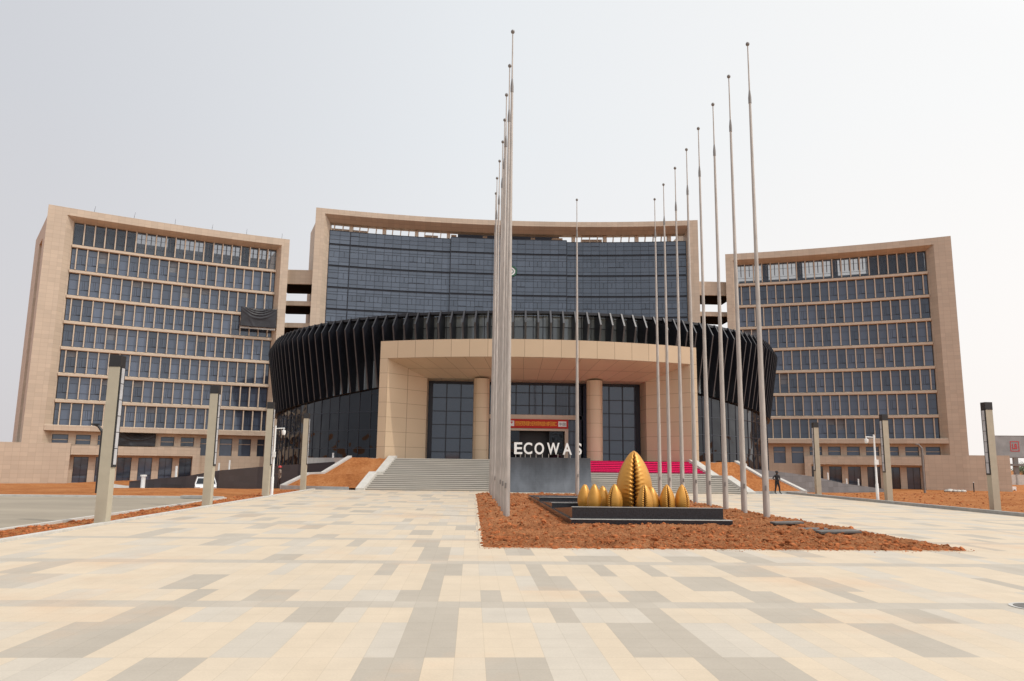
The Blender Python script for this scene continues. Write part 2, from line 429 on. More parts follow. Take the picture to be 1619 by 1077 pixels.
# soil bed
def bedh(x, y):
    e = min(x - BX0, BX1 - x, y - BY0, BY1 - y)
    dp = max(3.5 - x, x - 9.2, 26.75 - y, y - 47)      # sinks a little round the plinth
    if dp < .5: e = min(e, max(.07, dp))
    return .01 + .07 * sm(.05, .5, e) + .075 * sm(.1, .6, e) * (noise.noise((x * 1.1, y * 1.1, 2)) + .8 * noise.noise((x * 3.3, y * 3.3, 5)) + 1.0 * noise.noise((x * 7, y * 7, 7)) + .7 * noise.noise((x * 15, y * 15, 1)))
b = MB(); bx0, bx1, by0, by1 = BX0 + .08, BX1 - .08, BY0 + .08, BY1 - .08
grid(b, axis(bx0, bx1, .06), axis(by0, 26, .05) + axis(26, 34, .10)[1:] + axis(34, by1, .2)[1:], bedh)
struct(b.build('soil_bed', M['soil'], smooth=True))
# loose clods, nobody could count them
ico = bmesh.new(); bmesh.ops.create_icosphere(ico, subdivisions=1, radius=1)
iv = [v.co.copy() for v in ico.verts]; iff = [[v.index for v in f.verts] for f in ico.faces]; ico.free()
def clods(name, pts):
    V = []; F = []
    for (x, y, z, r) in pts:
        b0 = len(V); sx, sy, sz = (r * random.uniform(.7, 1.4) for _ in range(3)); rot = Matrix.Rotation(random.uniform(0, 6), 3, 'Z')
        for v in iv:
            q = rot @ Vector((v.x * sx, v.y * sy, v.z * sz * .75)) * random.uniform(.75, 1.2)
            V.append((x + q.x, y + q.y, z + q.z))
        F += [[b0 + i for i in f] for f in iff]
    me = bpy.data.meshes.new(name); me.from_pydata(V, [], F); me.materials.append(M['clod'])
    return tag(link(bpy.data.objects.new(name, me)), kind='stuff')
pts = []
for _ in range(13000):
    x = random.uniform(BX0 + .05, BX1 - .05); y = BY0 + .05 + (random.random() ** 1.7) * (BY1 - BY0 - .1)
    pts.append((x, y, bedh(x, y), min(.10, random.expovariate(1 / .018) + .010)))
for _ in range(700):
    d_ = min(.8, random.expovariate(1 / .09)); r_ = min(.022, random.expovariate(1 / .006) + .004)
    q_ = random.random()
    if q_ < .4: pts.append((random.uniform(BX0, BX1), BY0 - d_, .0, r_))
    elif q_ < .5: pts.append((BX0 - d_ * .6, random.uniform(BY0, BY0 + 18), 0., r_ * .7))
    else: pts.append((BX1 + d_, random.uniform(BY0, BY0 + 18), 0., r_))
tag(clods('soil_clods', pts), 'loose red soil clods scattered over the flagpole bed', 'soil')
pts = []
for _ in range(6500):
    if random.random() < .55: x = random.uniform(-13.4, -11.9); y = 12 + random.random() ** 1.4 * 44
    else: x = 25.3 + random.random() ** 1.5 * 16; y = random.uniform(28, 62)
    pts.append((x, y, hgt(x, y), min(.085, random.expovariate(1 / .020) + .01)))
tag(clods('soil_clods', pts), 'loose red soil clods along both plaza edges', 'soil')

# ------------------------------------------------------------------ office wings
WL = 32.6
def sagf(L, sag):
    R = (L * L / 4 + sag * sag) / 2 / sag
    def f(s):
        u = min(max(s, 0), L) - L / 2
        return -(math.sqrt(R * R - u * u) - (R - sag))
    return f
ROWT = [34.85 - 3.62 * k for k in range(8)]
WH = 3.08
PITCH = 27.8 / 21
def window_mesh(w, h, sash, m_glass, blind=0):
    b = MB()
    b.box(0, w, -.02, .02, 0, h, 0)
    f = .035
    b.box(0, f, -.06, -.02, 0, h, 1); b.box(w - f, w, -.06, -.02, 0, h, 1)
    b.box(f, w - f, -.06, -.02, 0, f, 1); b.box(f, w - f, -.06, -.02, h - f * 2, h, 1)
    for z in (.27, .70): b.box(f, w - f, -.05, -.02, h * z - .02, h * z + .02, 1)
    if sash:
        c = w * .52
        b.box(c - .025, c + .025, -.06, -.02, h * .27 + .02, h * .70 - .02, 1)
        b.box(c + .05, w - .06, -.075, -.02, h * .27 + .03, h * .27 + .09, 1)
        b.box(c - .26, c - .23, -.05, -.02, h * .27 + .02, h * .70 - .02, 1)
    if blind: b.box(f + .02, w - f - .02, -.026, -.0205, h * (1 - blind), h - f * 2, 2)
    return b.mesh('window', [m_glass, M['frame_dark'], M['blind']])
def wing(name, label, a, t, n, flip, seed):
    t = Vector((t[0], t[1], 0)); n = Vector((n[0], n[1], 0)); a = Vector((a[0], a[1], 0))
    arc = sagf(WL, .9)
    def P(v): return a + t * v[0] + n * (v[1] + arc(v[0])) + Vector((0, 0, v[2]))
    root = thing(name, label, 'building', P((WL / 2, -8, -1.2)))
    inv = Matrix.Translation(-root.location)
    def PL(v): return P(v) - root.location
    rnd = random.Random(seed)
    st, sp = M['stone'], M['stone_plain']
    # frame: pillars and top beam
    f = MB()
    f.prism_z([(0, 0), (2.3, 0), (3.2, -1.2), (3.2, -3), (0, -3)], -1.6, 36.5)
    f.prism_z([(31.45, 0), (WL, 0), (WL, -3), (31.0, -3), (31.0, -1.2)], -1.6, 36.5)
    seg = 14
    prof = [(0, 36.5), (0, 35.45), (-1.2, 34.9), (-2.6, 34.9), (-2.6, 36.5)]
    def sl(d, i):
        lo, hi = (2.3, 31.45) if d == 0 else (3.2, 31.0)
        return lo + (hi - lo) * i / seg
    for i in range(seg):
        for q in range(5):
            (d0, z0), (d1, z1) = prof[q], prof[(q + 1) % 5]
            pts4 = [(sl(d0, i), d0, z0), (sl(d0, i + 1), d0, z0), (sl(d1, i + 1), d1, z1), (sl(d1, i), d1, z1)]
            f.poly(pts4, 0, [(p[0], p[2] - p[1]) for p in pts4])
    f.build('stone_frame', st, root, PL)
    # body and side walls
    bd = MB()
    bd.box(.8, WL - .6, -22, -1.9, -1.6, 31.4, 0, 14)
    for (d0, d1, z0, z1, ins, m_) in ((-3, -9.5, -1.6, 36.5, 0, 0), (-9.5, -14, 34, 36.5, 0, 0), (-9.5, -14, -1.6, 34, .55, 1), (-14, -21.4, -1.6, 36.5, 0, 0)):
        bd.prism_z([(.133 * (d0 + 3) * 1.16 + ins, d0), (.8, d0), (.8, d1), (.133 * (d1 + 3) * 1.16 + ins, d1)], z0, z1, m_)
    bd.box(WL - .6, WL, -22, -3.0, -1.6, 36.5)
    bd.build('body', [st, M['frame_dark']], root, PL)
    # roof screen behind the top row
    rf = MB()
    rf.box(3.2, 31, -7.2, -6.8, 31.4, 34.6 if not flip else 33.4, 2, 6)
    rf.box(3.2, 3.2 + 6 * PITCH, -6.6, -3.2, 31.4, 35.8, 1, 4)
    s = 3.2 + 9.3 * PITCH
    while s < 30: rf.box(s, s + PITCH * .8, -4.6, -3.2, 31.4, 35.6, 1); s += PITCH * 4
    s = 3.2 + 6 * PITCH
    while s < 30.8: rf.box(s, s + .12, -3.1, -2.7, 33.2, 35.4, 0); s += PITCH / 2
    rf.build('roof_screen', [sp, M['frame_dark'], M['screen']], root, PL)
    # spandrels and fins: the projecting grid
    gr = MB()
    for k in range(7):
        zb = ROWT[k] - WH; zt = ROWT[k + 1]
        gr.prism_x([(-1.7, zt), (-1.02, zt), (-.95, zt + .06), (-.95, zb - .14), (-1.5, zb), (-1.7, zb)], 3.2, 31.0, 0, 14)
    gr.box(3.2, 31.0, -1.7, -1.1, 6.47, ROWT[7] - WH, 0, 14)
    for k in range(8):
        off = 0 if k % 2 == 0 else .5
        j = 0
        while True:
            s = 3.2 + (j + off) * PITCH; j += 1
            if s > 31.05: break
            if s < 3.25 or s > 30.95: continue
            gr.box(s - .075, s + .075, -1.7, -1.1, ROWT[k] - WH, ROWT[k])
    gr.build('facade_grid', sp, root, PL)
    lg = MB(); lg.prism_x([(-1.7, 5.72), (-.01, 5.72), (-.01, 6.40), (-.15, 6.47), (-1.7, 6.47)], 2.36, 31.4, 0, 14)
    lg.build('ledge', st, root, PL)
    # windows: each its own part, the nearest hundred
    ang = math.atan2(t.y, t.x) + (PI if flip else 0)
    mA = window_mesh(PITCH - .15, WH, True, M['office_glass']); mB_ = window_mesh(PITCH - .15, WH, False, M['office_glass'])
    mC = window_mesh(PITCH - .15, WH, False, M['office_glass'], .55); mD = window_mesh(PITCH - .15, WH, True, M['office_glass'], .3)
    mT = window_mesh(PITCH - .15, WH, False, M['tint_glass'])
    half = window_mesh(PITCH / 2 - .1, WH, False, M['office_glass'])
    cells = []
    for k in range(8):
        off = 0 if k % 2 == 0 else .5
        for j in range(21 if k % 2 == 0 else 22):
            s0 = 3.2 + (j - off) * PITCH if k % 2 else 3.2 + j * PITCH
            s1 = s0 + PITCH
            hf = False
            if k % 2:
                if j == 0: s0 = 3.2; hf = True
                if j == 21: s1 = 31.0; hf = True
            c = (s0 + s1) / 2
            mm = half if hf else (mT if k == 0 else (mC if rnd.random() < .04 else mD if rnd.random() < .05 else mA if rnd.random() < .55 else mB_))
            cells.append((P((c, -1.56, ROWT[k] - WH)), c, k, mm, hf))
    hidden = lambda c, k: (c > 26 and k > 4) or (c > 24 and k > 6)
    order = sorted([q for q in cells if not hidden(q[1], q[2])], key=lambda q: (q[0] - Vector((0, 0, 2.1))).length)
    keep = set(id(q) for q in order[:99])
    bmrest = bmesh.new()
    for q in cells:
        p, c, k, mm, hf = q
        w = (PITCH / 2 - .1) if hf else PITCH - .15
        da = arc(c + .1) - arc(c - .1)
        rot = ang + math.atan2(da, .2) * (1 if flip else -1)
        # local x along the facade, local -y towards the plaza
        Mx = Matrix.Translation(p) @ Matrix.Rotation(rot, 4, 'Z') @ Matrix.Rotation(rnd.uniform(-.004, .004), 4, 'X') @ Matrix.Translation((-w / 2, 0, 0))
        if id(q) in keep:
            o = link(bpy.data.objects.new('window', mm), root)
            o.matrix_local = inv @ Mx
        else:
            t2 = mm.copy(); t2.transform(inv @ Mx)
            if mm is mT: t2.polygons.foreach_set('material_index', [3 if p_.material_index == 0 else 1 for p_ in t2.polygons])
            bmrest.from_mesh(t2); bpy.data.meshes.remove(t2)
    me = bpy.data.meshes.new('windows'); bmrest.to_mesh(me); bmrest.free()
    # row of see-through panes keep their own slot
    for m_ in (M['office_glass'], M['frame_dark'], M['blind'], M['tint_glass']): me.materials.append(m_)
    o = link(bpy.data.objects.new('windows', me), root); o['kind'] = 'stuff'
    # lower two storeys
    lw = MB()
    bays = [6.1 + 2.65 * i for i in range(10)]; bw = 1.78
    edges = [(3.3, 5.2)] + [(x, min(x + bw, 31)) for x in bays]
    prev = 3.2
    for i, (x0, x1) in enumerate(edges):
        if x0 > prev: lw.box(prev, x0, -1.88, -1.2, -1.6, 5.71)
        prev = x1
        if i == 0: hole = [(4.1, 5.25)]
        elif i <= 6: hole = [(-1.2, 2.25), (3.95, 5.25)]
        else: hole = [(2.67, 5.2)]
        z = -1.6
        for (h0, h1) in hole + [(5.71, 5.71)]:
            if h0 > z: lw.box(x0, x1, -1.88, -1.22, z, h0)
            z = h1
    lw.build('lower_wall', st, root, PL)
    cb = MB(); cb.box(5.7, 21.0, -1.2, -.02, 2.55, 3.75, 0, 8); cb.box(21.0, 21.96, -1.2, -.02, -1.6, 3.75)
    cb.build('canopy_band', st, root, PL)
    pd = MB(); pd.box(-4.95, 5.65, -1.19, .05, -2.6, 4.05, 0, 4); pd.box(-4.95, -.02, -16, -1.19, -2.6, 4.05)
    pd.build('podium_wall', st, root, PL)
    for i, (x0, x1) in enumerate(edges):
        if i == 0: hs = [(4.1, 5.25, 0)]
        elif i <= 6: hs = [(-1.2, 2.25, 1), (3.95, 5.25, 0)]
        else: hs = [(2.67, 5.2, 0)]
        for (h0, h1, dr) in hs:
            w = MB(); w.box(x0, x1, -1.66, -1.62, h0, h1, 0)
            w.box(x0, x0 + .06, -1.62, -1.56, h0, h1, 1); w.box(x1 - .06, x1, -1.62, -1.56, h0, h1, 1); w.box(x0 + .06, x1 - .06, -1.62, -1.56, h1 - .06, h1, 1)
            c = (x0 + x1) / 2
            if dr: w.box(c - .03, c + .03, -1.62, -1.57, h0, h1 - .06, 1); w.box(x0 + .06, c - .03, -1.62, -1.57, h0 + 1.0, h0 + 1.05, 1); w.box(c + .03, x1 - .06, -1.62, -1.57, h0 + 1.0, h0 + 1.05, 1)
            else:
                zz = h1 - .75 if h1 - h0 < 2 else h1 - .85
                w.box(x0 + .06, x1 - .06, -1.62, -1.56, zz, zz + .10, 2)
            w.build('door' if dr else 'window', [M['office_glass'], M['frame_dark'], sp], root, PL)
    return root, P
LA, LT, LN = (-58.806, 102.809), (.90419, .42712), (.42712, -.90419)
RA, RT, RN = (70.844, 105.431), (-.91726, .39829), (-.39829, -.91726)
wingL, PWL = wing('office_wing', 'beige stone office wing with a black sheet hung on its facade', LA, LT, LN, False, 3)
wingR, PWR = wing('office_wing', 'beige stone office wing behind the white camera pole and nearest the billboard', RA, RT, RN, True, 4)
for w_ in (wingL, wingR): w_['group'] = 'office wings'

# thin rods on the left wing roof
def rod(p, lean):
    t = thing('lightning_rod', None, 'rod', p, 0, 'lightning rods on the office wing roof')
    b = MB(); b.tube((0, 0, .12), (lean, 0, 1.05), .028, .014, 6); b.build('shaft', M['black'], t)
    b = MB(); b.box(-.08, .08, -.08, .08, 0, .12); b.build('base', M['black'], t)
    return t
rl = ['lightning rod on the roof edge of the sheet-hung wing, farthest from the central block', 'second lightning rod from the outer corner of the sheet-hung wing roof',
      'third lightning rod from the outer corner of the sheet-hung wing roof', 'fourth lightning rod from the outer corner of the sheet-hung wing roof',
      'fifth lightning rod from the outer corner of the sheet-hung wing roof', 'lightning rod at the wing roof corner beside the central block']
for (s, ln), lb in zip([(5.47, .15), (10.56, .15), (16.06, .05), (21.22, .12), (26.23, .03), (31.5, .03)], rl):
    rod(PWL((s, -.6, 36.5)), ln)['label'] = lb

# sheets hung on the wing
def sheet(name, label, P, s0, s1, z0, z1, d, board, seed, swag):
    root = thing(name, label, 'sheet', P(((s0 + s1) / 2, d, z0)), 0)
    PL = lambda v: P(v) - root.location
    n, k = 44, 26; rows_ = []
    for j in range(k + 1):
        v = j / k; r_ = []
        for i in range(n + 1):
            u = i / n
            f_ = v + .42 * (1 - (2 * u - 1) ** 2)
            fold = sum(A_ * math.exp(-((f_ - c_) / w_) ** 2) for c_, w_, A_ in ((1.30, .035, .13), (1.19, .04, .15), (1.06, .05, .13), (.90, .05, .08))) * math.sin(PI * min(1, max(0, u))) ** .4
            fold += .05 * math.sin(5 * u + seed) * (1 - v) + .05 * math.exp(-((u - .12 - .25 * (1 - v)) / .035) ** 2) * (1 - v)
            nz = .05 * noise.noise((u * 4, v * 3, seed))
            zz = z0 + (z1 - z0) * v - .05 * (z1 - z0) * swag * 2 * math.sin(PI * u) * v + .05 * noise.noise((u * 5, 0, seed + 9))
            r_.append((s0 + (s1 - s0) * u + .08 * noise.noise((v * 4, u * 3, seed + 3)), d + .22 + fold + nz, zz))
        rows_.append(r_)
    b = MB()
    for j in range(k):
        for i in range(n): b.poly([rows_[j][i], rows_[j][i + 1], rows_[j + 1][i + 1], rows_[j + 1][i]])
    o = b.build('cloth', M['tarp'], root, PL, True)
    sd = o.modifiers.new('thickness', 'SOLIDIFY'); sd.thickness = .02
    if board:
        b = MB(); b.box(s0 + .1, s1 - .1, d - .12, d, z0 - .28, z1 - .2, 0, 3); b.build('board', M['kerb_pale'], root, PL)
        b = MB()
        for s in (s0 + .6, (s0 + s1) / 2, s1 - .6): b.box(s - .05, s + .05, d - 1.0, d - .12, z0 + .2, z0 + .3); b.box(s - .05, s + .05, d - 1.0, d - .12, z1 - .6, z1 - .5)
        b.build('bracket', M['black'], root, PL)
    else:
        b = MB(); b.box(s0, s1, d - .05, d + .02, z1 - .1, z1 - .02, 0, 3); b.build('rail', M['black'], root, PL)
    return root
sheet('draped_sign', 'sagging black sheet over a board high on the office facade', PWL, 26.1, 31.3, 22.1, 25.1, .10, True, 1., .5)
sheet('plastic_sheet', 'black plastic sheet over lower windows just under the wing ledge', PWL, 11.2, 16.0, 3.85, 5.65, -1.05, False, 4., .15)

# ------------------------------------------------------------------ central block
CL = 61.887
CA, CT, CN = Vector((-25.562, 116.993, 0)), Vector((.99992, .01256, 0)), Vector((.01256, -.99992, 0))
carc = sagf(CL, 3.5)
def PC(v): return CA + CT * v[0] + CN * (v[1] + carc(v[0])) + Vector((0, 0, v[2]))
cen = thing('central_block', 'tall central block with blue curtain wall in a beige stone frame', 'building', PC((CL / 2, -7, -1)))
PCL = lambda v: PC(v) - cen.location
f = MB()
f.prism_z([(0, 0), (1.37, 0), (1.95, -1.5), (1.95, -3), (0, -3)], -1, 42)
f.prism_z([(60.55, 0), (CL, 0), (CL, -3), (60.4, -3), (60.4, -1.5)], -1, 42)
prof = [(0, 42), (0, 41.15), (-1.5, 40.22), (-3, 40.22), (-3, 42)]
seg = 26
def slc(d, i):
    lo, hi = (1.37, 60.55) if d == 0 else (1.95, 60.4)
    return lo + (hi - lo) * i / seg
for i in range(seg):
    for q in range(5):
        (d0, z0), (d1, z1) = prof[q], prof[(q + 1) % 5]
        p4 = [(slc(d0, i), d0, z0), (slc(d0, i + 1), d0, z0), (slc(d1, i + 1), d1, z1), (slc(d1, i), d1, z1)]
        f.poly(p4, 0, [(p[0], p[2] - p[1]) for p in p4])
f.build('stone_frame', M['stone'], cen, PCL)
b = MB(); b.box(.7, CL - .7, -16, -2.2, -1, 37.6, 0, 12); b.prism_z([(0, -3), (.7, -3), (.7, -16), (-3.6, -14)], -1, 42); b.box(CL - .7, CL, -16, -3, -1, 42)
b.build('body', M['stone'], cen, PCL)
FL = [36.63 - 3.54 * i for i in range(7)]
rc = random.Random(8)
def curtain(s0, s1, d, ztop):
    gl = MB(); mu = MB()
    nb = max(2, round((s1 - s0) / 1.35)); ss = [s0 + (s1 - s0) * i / nb for i in range(nb + 1)]
    zs = [ztop, ztop - (ztop - 36.8) * .34, ztop - (ztop - 36.8) * .68, FL[0] + .14]
    for i in range(len(FL) - 1):
        a, c = FL[i] - .14, FL[i + 1] + .14
        h = a - c
        zs += [a, a - h * .17, a - h * .30, a - h * .60, a - h * .84, c]
    zs.append(FL[-1] - .2)
    for q in range(len(zs) - 1):
        z1, z0 = zs[q], zs[q + 1]
        slot = abs((z1 + z0) / 2 - min(FL, key=lambda v: abs(v - (z1 + z0) / 2))) < .16 and z1 - z0 < .4
        for i in range(nb):
            if slot:
                mu.poly([(ss[i], d - .1, z0), (ss[i + 1], d - .1, z0), (ss[i + 1], d - .1, z1), (ss[i], d - .1, z1)])
            else:
                tw = [rc.uniform(-.006, .006) for _ in range(3)]
                gl.poly([(ss[i], d + tw[0], z0), (ss[i + 1], d + tw[1], z0), (ss[i + 1], d + tw[1] + tw[2], z1), (ss[i], d + tw[0] + tw[2], z1)])
        mu.box(s0, s1, d - .05, d + .03, z0 - .02, z0 + .02, 0, max(2, nb // 2))
        if not slot and q > 3 and (q - 4) % 6 == 2:
            for i in range(nb):
                if rc.random() < .75: c = (ss[i] + ss[i + 1]) / 2; mu.box(c - .025, c + .025, d - .02, d + .03, z0 + .02, z1 - .02)
        if not slot and (q - 4) % 6 == 2 and rc.random() < .9:
            for _ in range(2):
                i = rc.randrange(nb); mu.box(ss[i] + .05, ss[i + 1] - .05, d - .02, d + .05, z0 + .02, z0 + .10)
    for s in ss[1:-1]: mu.box(s - .02, s + .02, d - .05, d + .035, zs[-1], ztop)
    for s in (ss[0], ss[-1]): mu.box(s - .05, s + .05, d - .25, d + .05, zs[-1], ztop)
    mu.box(s0, s1, d - .3, d + .04, ztop, ztop + .10, 0, max(2, nb // 2))
    o = gl.build('curtain_wall', M['curtain_glass'], cen, PCL)
    m_ = mu.build('mullions', M['frame_dark'], None, PCL); m_.parent = o
    return o
curtain(2.0, 5.2, -1.5, 38.85); curtain(5.25, 21.4, -1.5, 38.85); curtain(21.45, 40.8, -1.25, 39.1); curtain(40.85, 57.1, -1.5, 38.85); curtain(57.15, 60.35, -1.5, 38.85)
s = 2.5; i = 0
while s < 60:
    if not (21 < s < 41):
        ps = MB()
        if i % 4 == 2: ps.box(s - .28, s + .28, -2.9, -2.2, 37.6, 40.2)
        else:
            A = [(s - .10, -2.1), (s + .02, -2.1), (s + .02, -2.5), (s - .10, -2.5)]
            B = [(x + .12, d_, 40.2) for x, d_ in A]; A = [(x, d_, 38.8) for x, d_ in A]
            for q in range(4): ps.poly([A[q], A[(q + 1) % 4], B[(q + 1) % 4], B[q]])
            ps.poly(A); ps.poly(B)
        ps.build('roof_post', M['stone_plain'], cen, PCL)
    s += 1.32; i += 1
b = MB(); b.box(2, 7.6, -3.6, -3.1, 37.6, 39.75); b.box(7.6, 17, -3.6, -3.1, 37.6, 39.15, 0, 3); b.box(17, 19.2, -3.6, -3.1, 37.6, 39.8); b.build('parapet', M['stone_plain'], cen, PCL)
b = MB(); b.box(43.5, 47, -3.6, -3.1, 37.6, 39.9); b.box(47, 60, -3.6, -3.1, 37.6, 39.25, 0, 4)
b.build('parapet', M['stone_plain'], cen, PCL)
b = MB(); b.box(22.5, 40, -10, -5, 37.6, 42, 0, 4); b.box(26.8, 27.5, -4.8, -3.4, 37.6, 40.2, 1); b.box(35.0, 35.7, -4.8, -3.4, 37.6, 40.2, 1); b.box(38.6, 40.4, -4.9, -3.4, 37.6, 40.2, 1); b.box(21.4, 22.3, -4.9, -3.4, 37.6, 40.2, 1)
b.build('penthouse', [M['frame_dark'], M['stone_plain']], cen, PCL)
# round emblem
em = thing('round_emblem', 'round white emblem with a green ring on the blue curtain wall', 'emblem', PC((31.55, -1.1, 33.6)), math.atan2(CT.y, CT.x))
def disc(r0, r1, y0, y1, n=40):
    b = MB()
    for i in range(n):
        a, c = 2 * PI * i / n, 2 * PI * (i + 1) / n
        A = [(math.cos(a), math.sin(a)), (math.cos(c), math.sin(c))]
        q = lambda r, e, y: (r * e[0], y, r * e[1])
        b.poly([q(r0, A[0], y0), q(r1, A[0], y0), q(r1, A[1], y0), q(r0, A[1], y0)])
        b.poly([q(r1, A[0], y0), q(r1, A[0], y1), q(r1, A[1], y1), q(r1, A[1], y0)])
        if r0 > 0: b.poly([q(r0, A[0], y0), q(r0, A[0], y1), q(r0, A[1], y1), q(r0, A[1], y0)])
    return b
disc(.68, .95, -.16, .1).build('ring', M['green'], em); disc(0, .675, -.12, .1).build('disc', M['white'], em)
b = disc(.30, .42, -.15, -.12); b.build('inner_ring', M['green'], em)

# bridges between the blocks
def bridge(label, x0, x1, y0, y1):
    t = thing('link_bridge', label, 'bridge', ((x0 + x1) / 2, (y0 + y1) / 2, 0), 0, 'link bridges')
    ox, oy = t.location.x, t.location.y
    def bx(nm, z0, z1, ya, yb, m): b = MB(); b.box(x0 - ox, x1 - ox, ya - oy, yb - oy, z0, z1); b.build(nm, m, t)
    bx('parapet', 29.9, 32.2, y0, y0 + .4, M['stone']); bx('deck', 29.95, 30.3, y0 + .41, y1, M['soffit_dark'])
    z = 26.4
    for q in range(6):
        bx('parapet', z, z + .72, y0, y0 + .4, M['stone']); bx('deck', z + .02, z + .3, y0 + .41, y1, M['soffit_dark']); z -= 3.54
    return t
bridge('open link bridge between the sheet-hung wing and the central block', -31.6, -25.9, 119.0, 126.5)
bridge('open link bridge between the central block and the billboard-side wing', 36.4, 43.2, 120.0, 127.5)

# ------------------------------------------------------------------ finned drum
DC = (6.6, 102.6)
drum = thing('finned_hall', 'round dark glass hall ringed by black vertical fins', 'building', (DC[0], DC[1], 0))
def zbot(ph): return 11.4 - 4.1 * abs(math.sin(ph))
def pol(r, ph, z): r *= 1.065; return (r * math.sin(ph), -r * math.cos(ph), z)
NF = 100; PH = math.radians(104)
for i in range(NF):
    ph = -PH + 2 * PH * (i + .5) / NF
    zb = zbot(ph)
    prof = [(29.45, 16.45), (30.45, 16.5), (31.1, 15.2), (30.0, zb), (29.45, zb)]
    b = MB(); hw = .075 / 30
    A = [pol(r, ph - .075 / r, z) for r, z in prof]; B = [pol(r, ph + .075 / r, z) for r, z in prof]
    b.poly(A, 0); b.poly(list(reversed(B)), 0)
    for q in range(5):
        w = (q + 1) % 5
        b.poly([A[q], A[w], B[w], B[q]], 1 if q in (1, 2) else 0)
    b.build('fin', [M['fin'], M['fin_edge']], drum)
def cyl(R, z0f, z1f, n, mats, name, rowsz=None):
    gl = MB(); mu = MB()
    for i in range(n):
        p0 = -PH + 2 * PH * i / n; p1 = -PH + 2 * PH * (i + 1) / n
        zs = [z0f(p0)] + [z for z in rowsz if z0f(p0) + .3 < z < z1f(p0) - .3] + [z1f(p0)]
        for q in range(len(zs) - 1):
            za, zc = zs[q], zs[q + 1]
            za1 = z0f(p1) if q == 0 else za; zc1 = z1f(p1) if q == len(zs) - 2 else zc
            tw = random.uniform(-.02, .02)
            gl.poly([pol(R, p0, za), pol(R, p1, za1), pol(R + tw, p1, zc1), pol(R + tw, p0, zc)])
            a, c = pol(R + .03, p0, zc), pol(R + .03, p1, zc1)
            if q < len(zs) - 2: mu.tube(a, c, .04, .04, 4)
        mu.tube(pol(R + .02, p0, z0f(p0)), pol(R + .02, p0, z1f(p0)), .05, .05, 4)
    o = gl.build(name, mats, drum)
    m_ = mu.build('mullions', M['frame_dark'], None); m_.parent = o
cyl(29.3, lambda p: zbot(p) - .1, lambda p: 16.2, 120, M['drum_upper'], 'upper_glazing', [12.2, 13.6, 15.1])
cyl(29.62, lambda p: -1.5, lambda p: zbot(p) - .03, 78, M['drum_glass'], 'lower_glazing', [1.6, 3.4, 5.2, 7.0, 8.8])
b = MB()
for i in range(90):
    p0 = -PH + 2 * PH * i / 90; p1 = -PH + 2 * PH * (i + 1) / 90
    b.poly([pol(29.2, p0, zbot(p0) + .02), pol(30.0, p0, zbot(p0)), pol(30.0, p1, zbot(p1)), pol(29.2, p1, zbot(p1) + .02)])
    b.poly([(0, 0, 16.0), pol(29.35, p0, 16.15), pol(29.35, p1, 16.15)])
b.build('roof', M['fin'], drum)
b = MB()
for i in range(140):
    p0 = -PH + 2 * PH * i / 140; p1 = -PH + 2 * PH * (i + 1) / 140
    q = [(29.5, 16.2), (30.42, 16.2), (30.42, 16.44), (29.5, 16.44)]
    for k_ in range(4):
        a_, c_ = q[k_], q[(k_ + 1) % 4]
        b.poly([pol(a_[0], p0, a_[1]), pol(a_[0], p1, a_[1]), pol(c_[0], p1, c_[1]), pol(c_[0], p0, c_[1])])
b.build('rim', M['fin'], drum)
for sg in (-1, 1):
    b = MB(); x0, x1 = sorted((sg * 27.0, sg * 32.3)); b.box(x0, x1, 4.0, 9.0, -1.5, 5.2, 0)
    for q in range(1, 7): xx = x0 + (x1 - x0) * q / 7; b.box(xx - .05, xx + .05, 3.94, 4.0, -1.5, 5.2, 1)
    b.build('side_link', [M['drum_glass'], M['frame_dark']], drum)

# ------------------------------------------------------------------ terrace, stairs, portico
TZ = 2.40
t_ = MB(); t_.prism_z([(-10.0, 62.97), (-6.75, 62.97), (18.95, 62.97), (22.3, 62.97), (27, 74), (27, 80), (-16, 80), (-16, 74)], -.5, TZ - .005)
struct(t_.build('terrace', M['concrete']))
def xl_(y): return -7.86 + (y - 58) * (1.75 / 4.95)
def xr_(y): return 20.95 - (y - 58) * (2.95 / 4.95)
steps_y = []; yy = 58.0; zz = 0.; NR = 17
for i in range(NR):
    zz = TZ * (i + 1) / NR
    run = .245
    if i == 7: run = 1.05
    steps_y.append((yy, yy + run, zz)); yy += run
steps_y[-1] = (steps_y[-1][0], 62.965, TZ)
stair = thing('staircase', 'broad grey stone staircase climbing to the portico', 'stairs', (6.5, 58, 0))
OX, OY = 6.5, 58
b = MB()
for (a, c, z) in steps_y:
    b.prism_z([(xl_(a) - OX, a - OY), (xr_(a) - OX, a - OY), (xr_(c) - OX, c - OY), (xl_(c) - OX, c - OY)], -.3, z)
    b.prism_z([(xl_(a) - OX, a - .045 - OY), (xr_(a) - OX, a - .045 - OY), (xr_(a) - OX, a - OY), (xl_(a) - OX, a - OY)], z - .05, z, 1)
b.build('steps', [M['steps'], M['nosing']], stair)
brk = [(57.75, .16), (steps_y[7][0], steps_y[7][2] + .22), (steps_y[7][1], steps_y[7][2] + .22), (62.85, TZ + .20), (63.02, TZ + .20)]
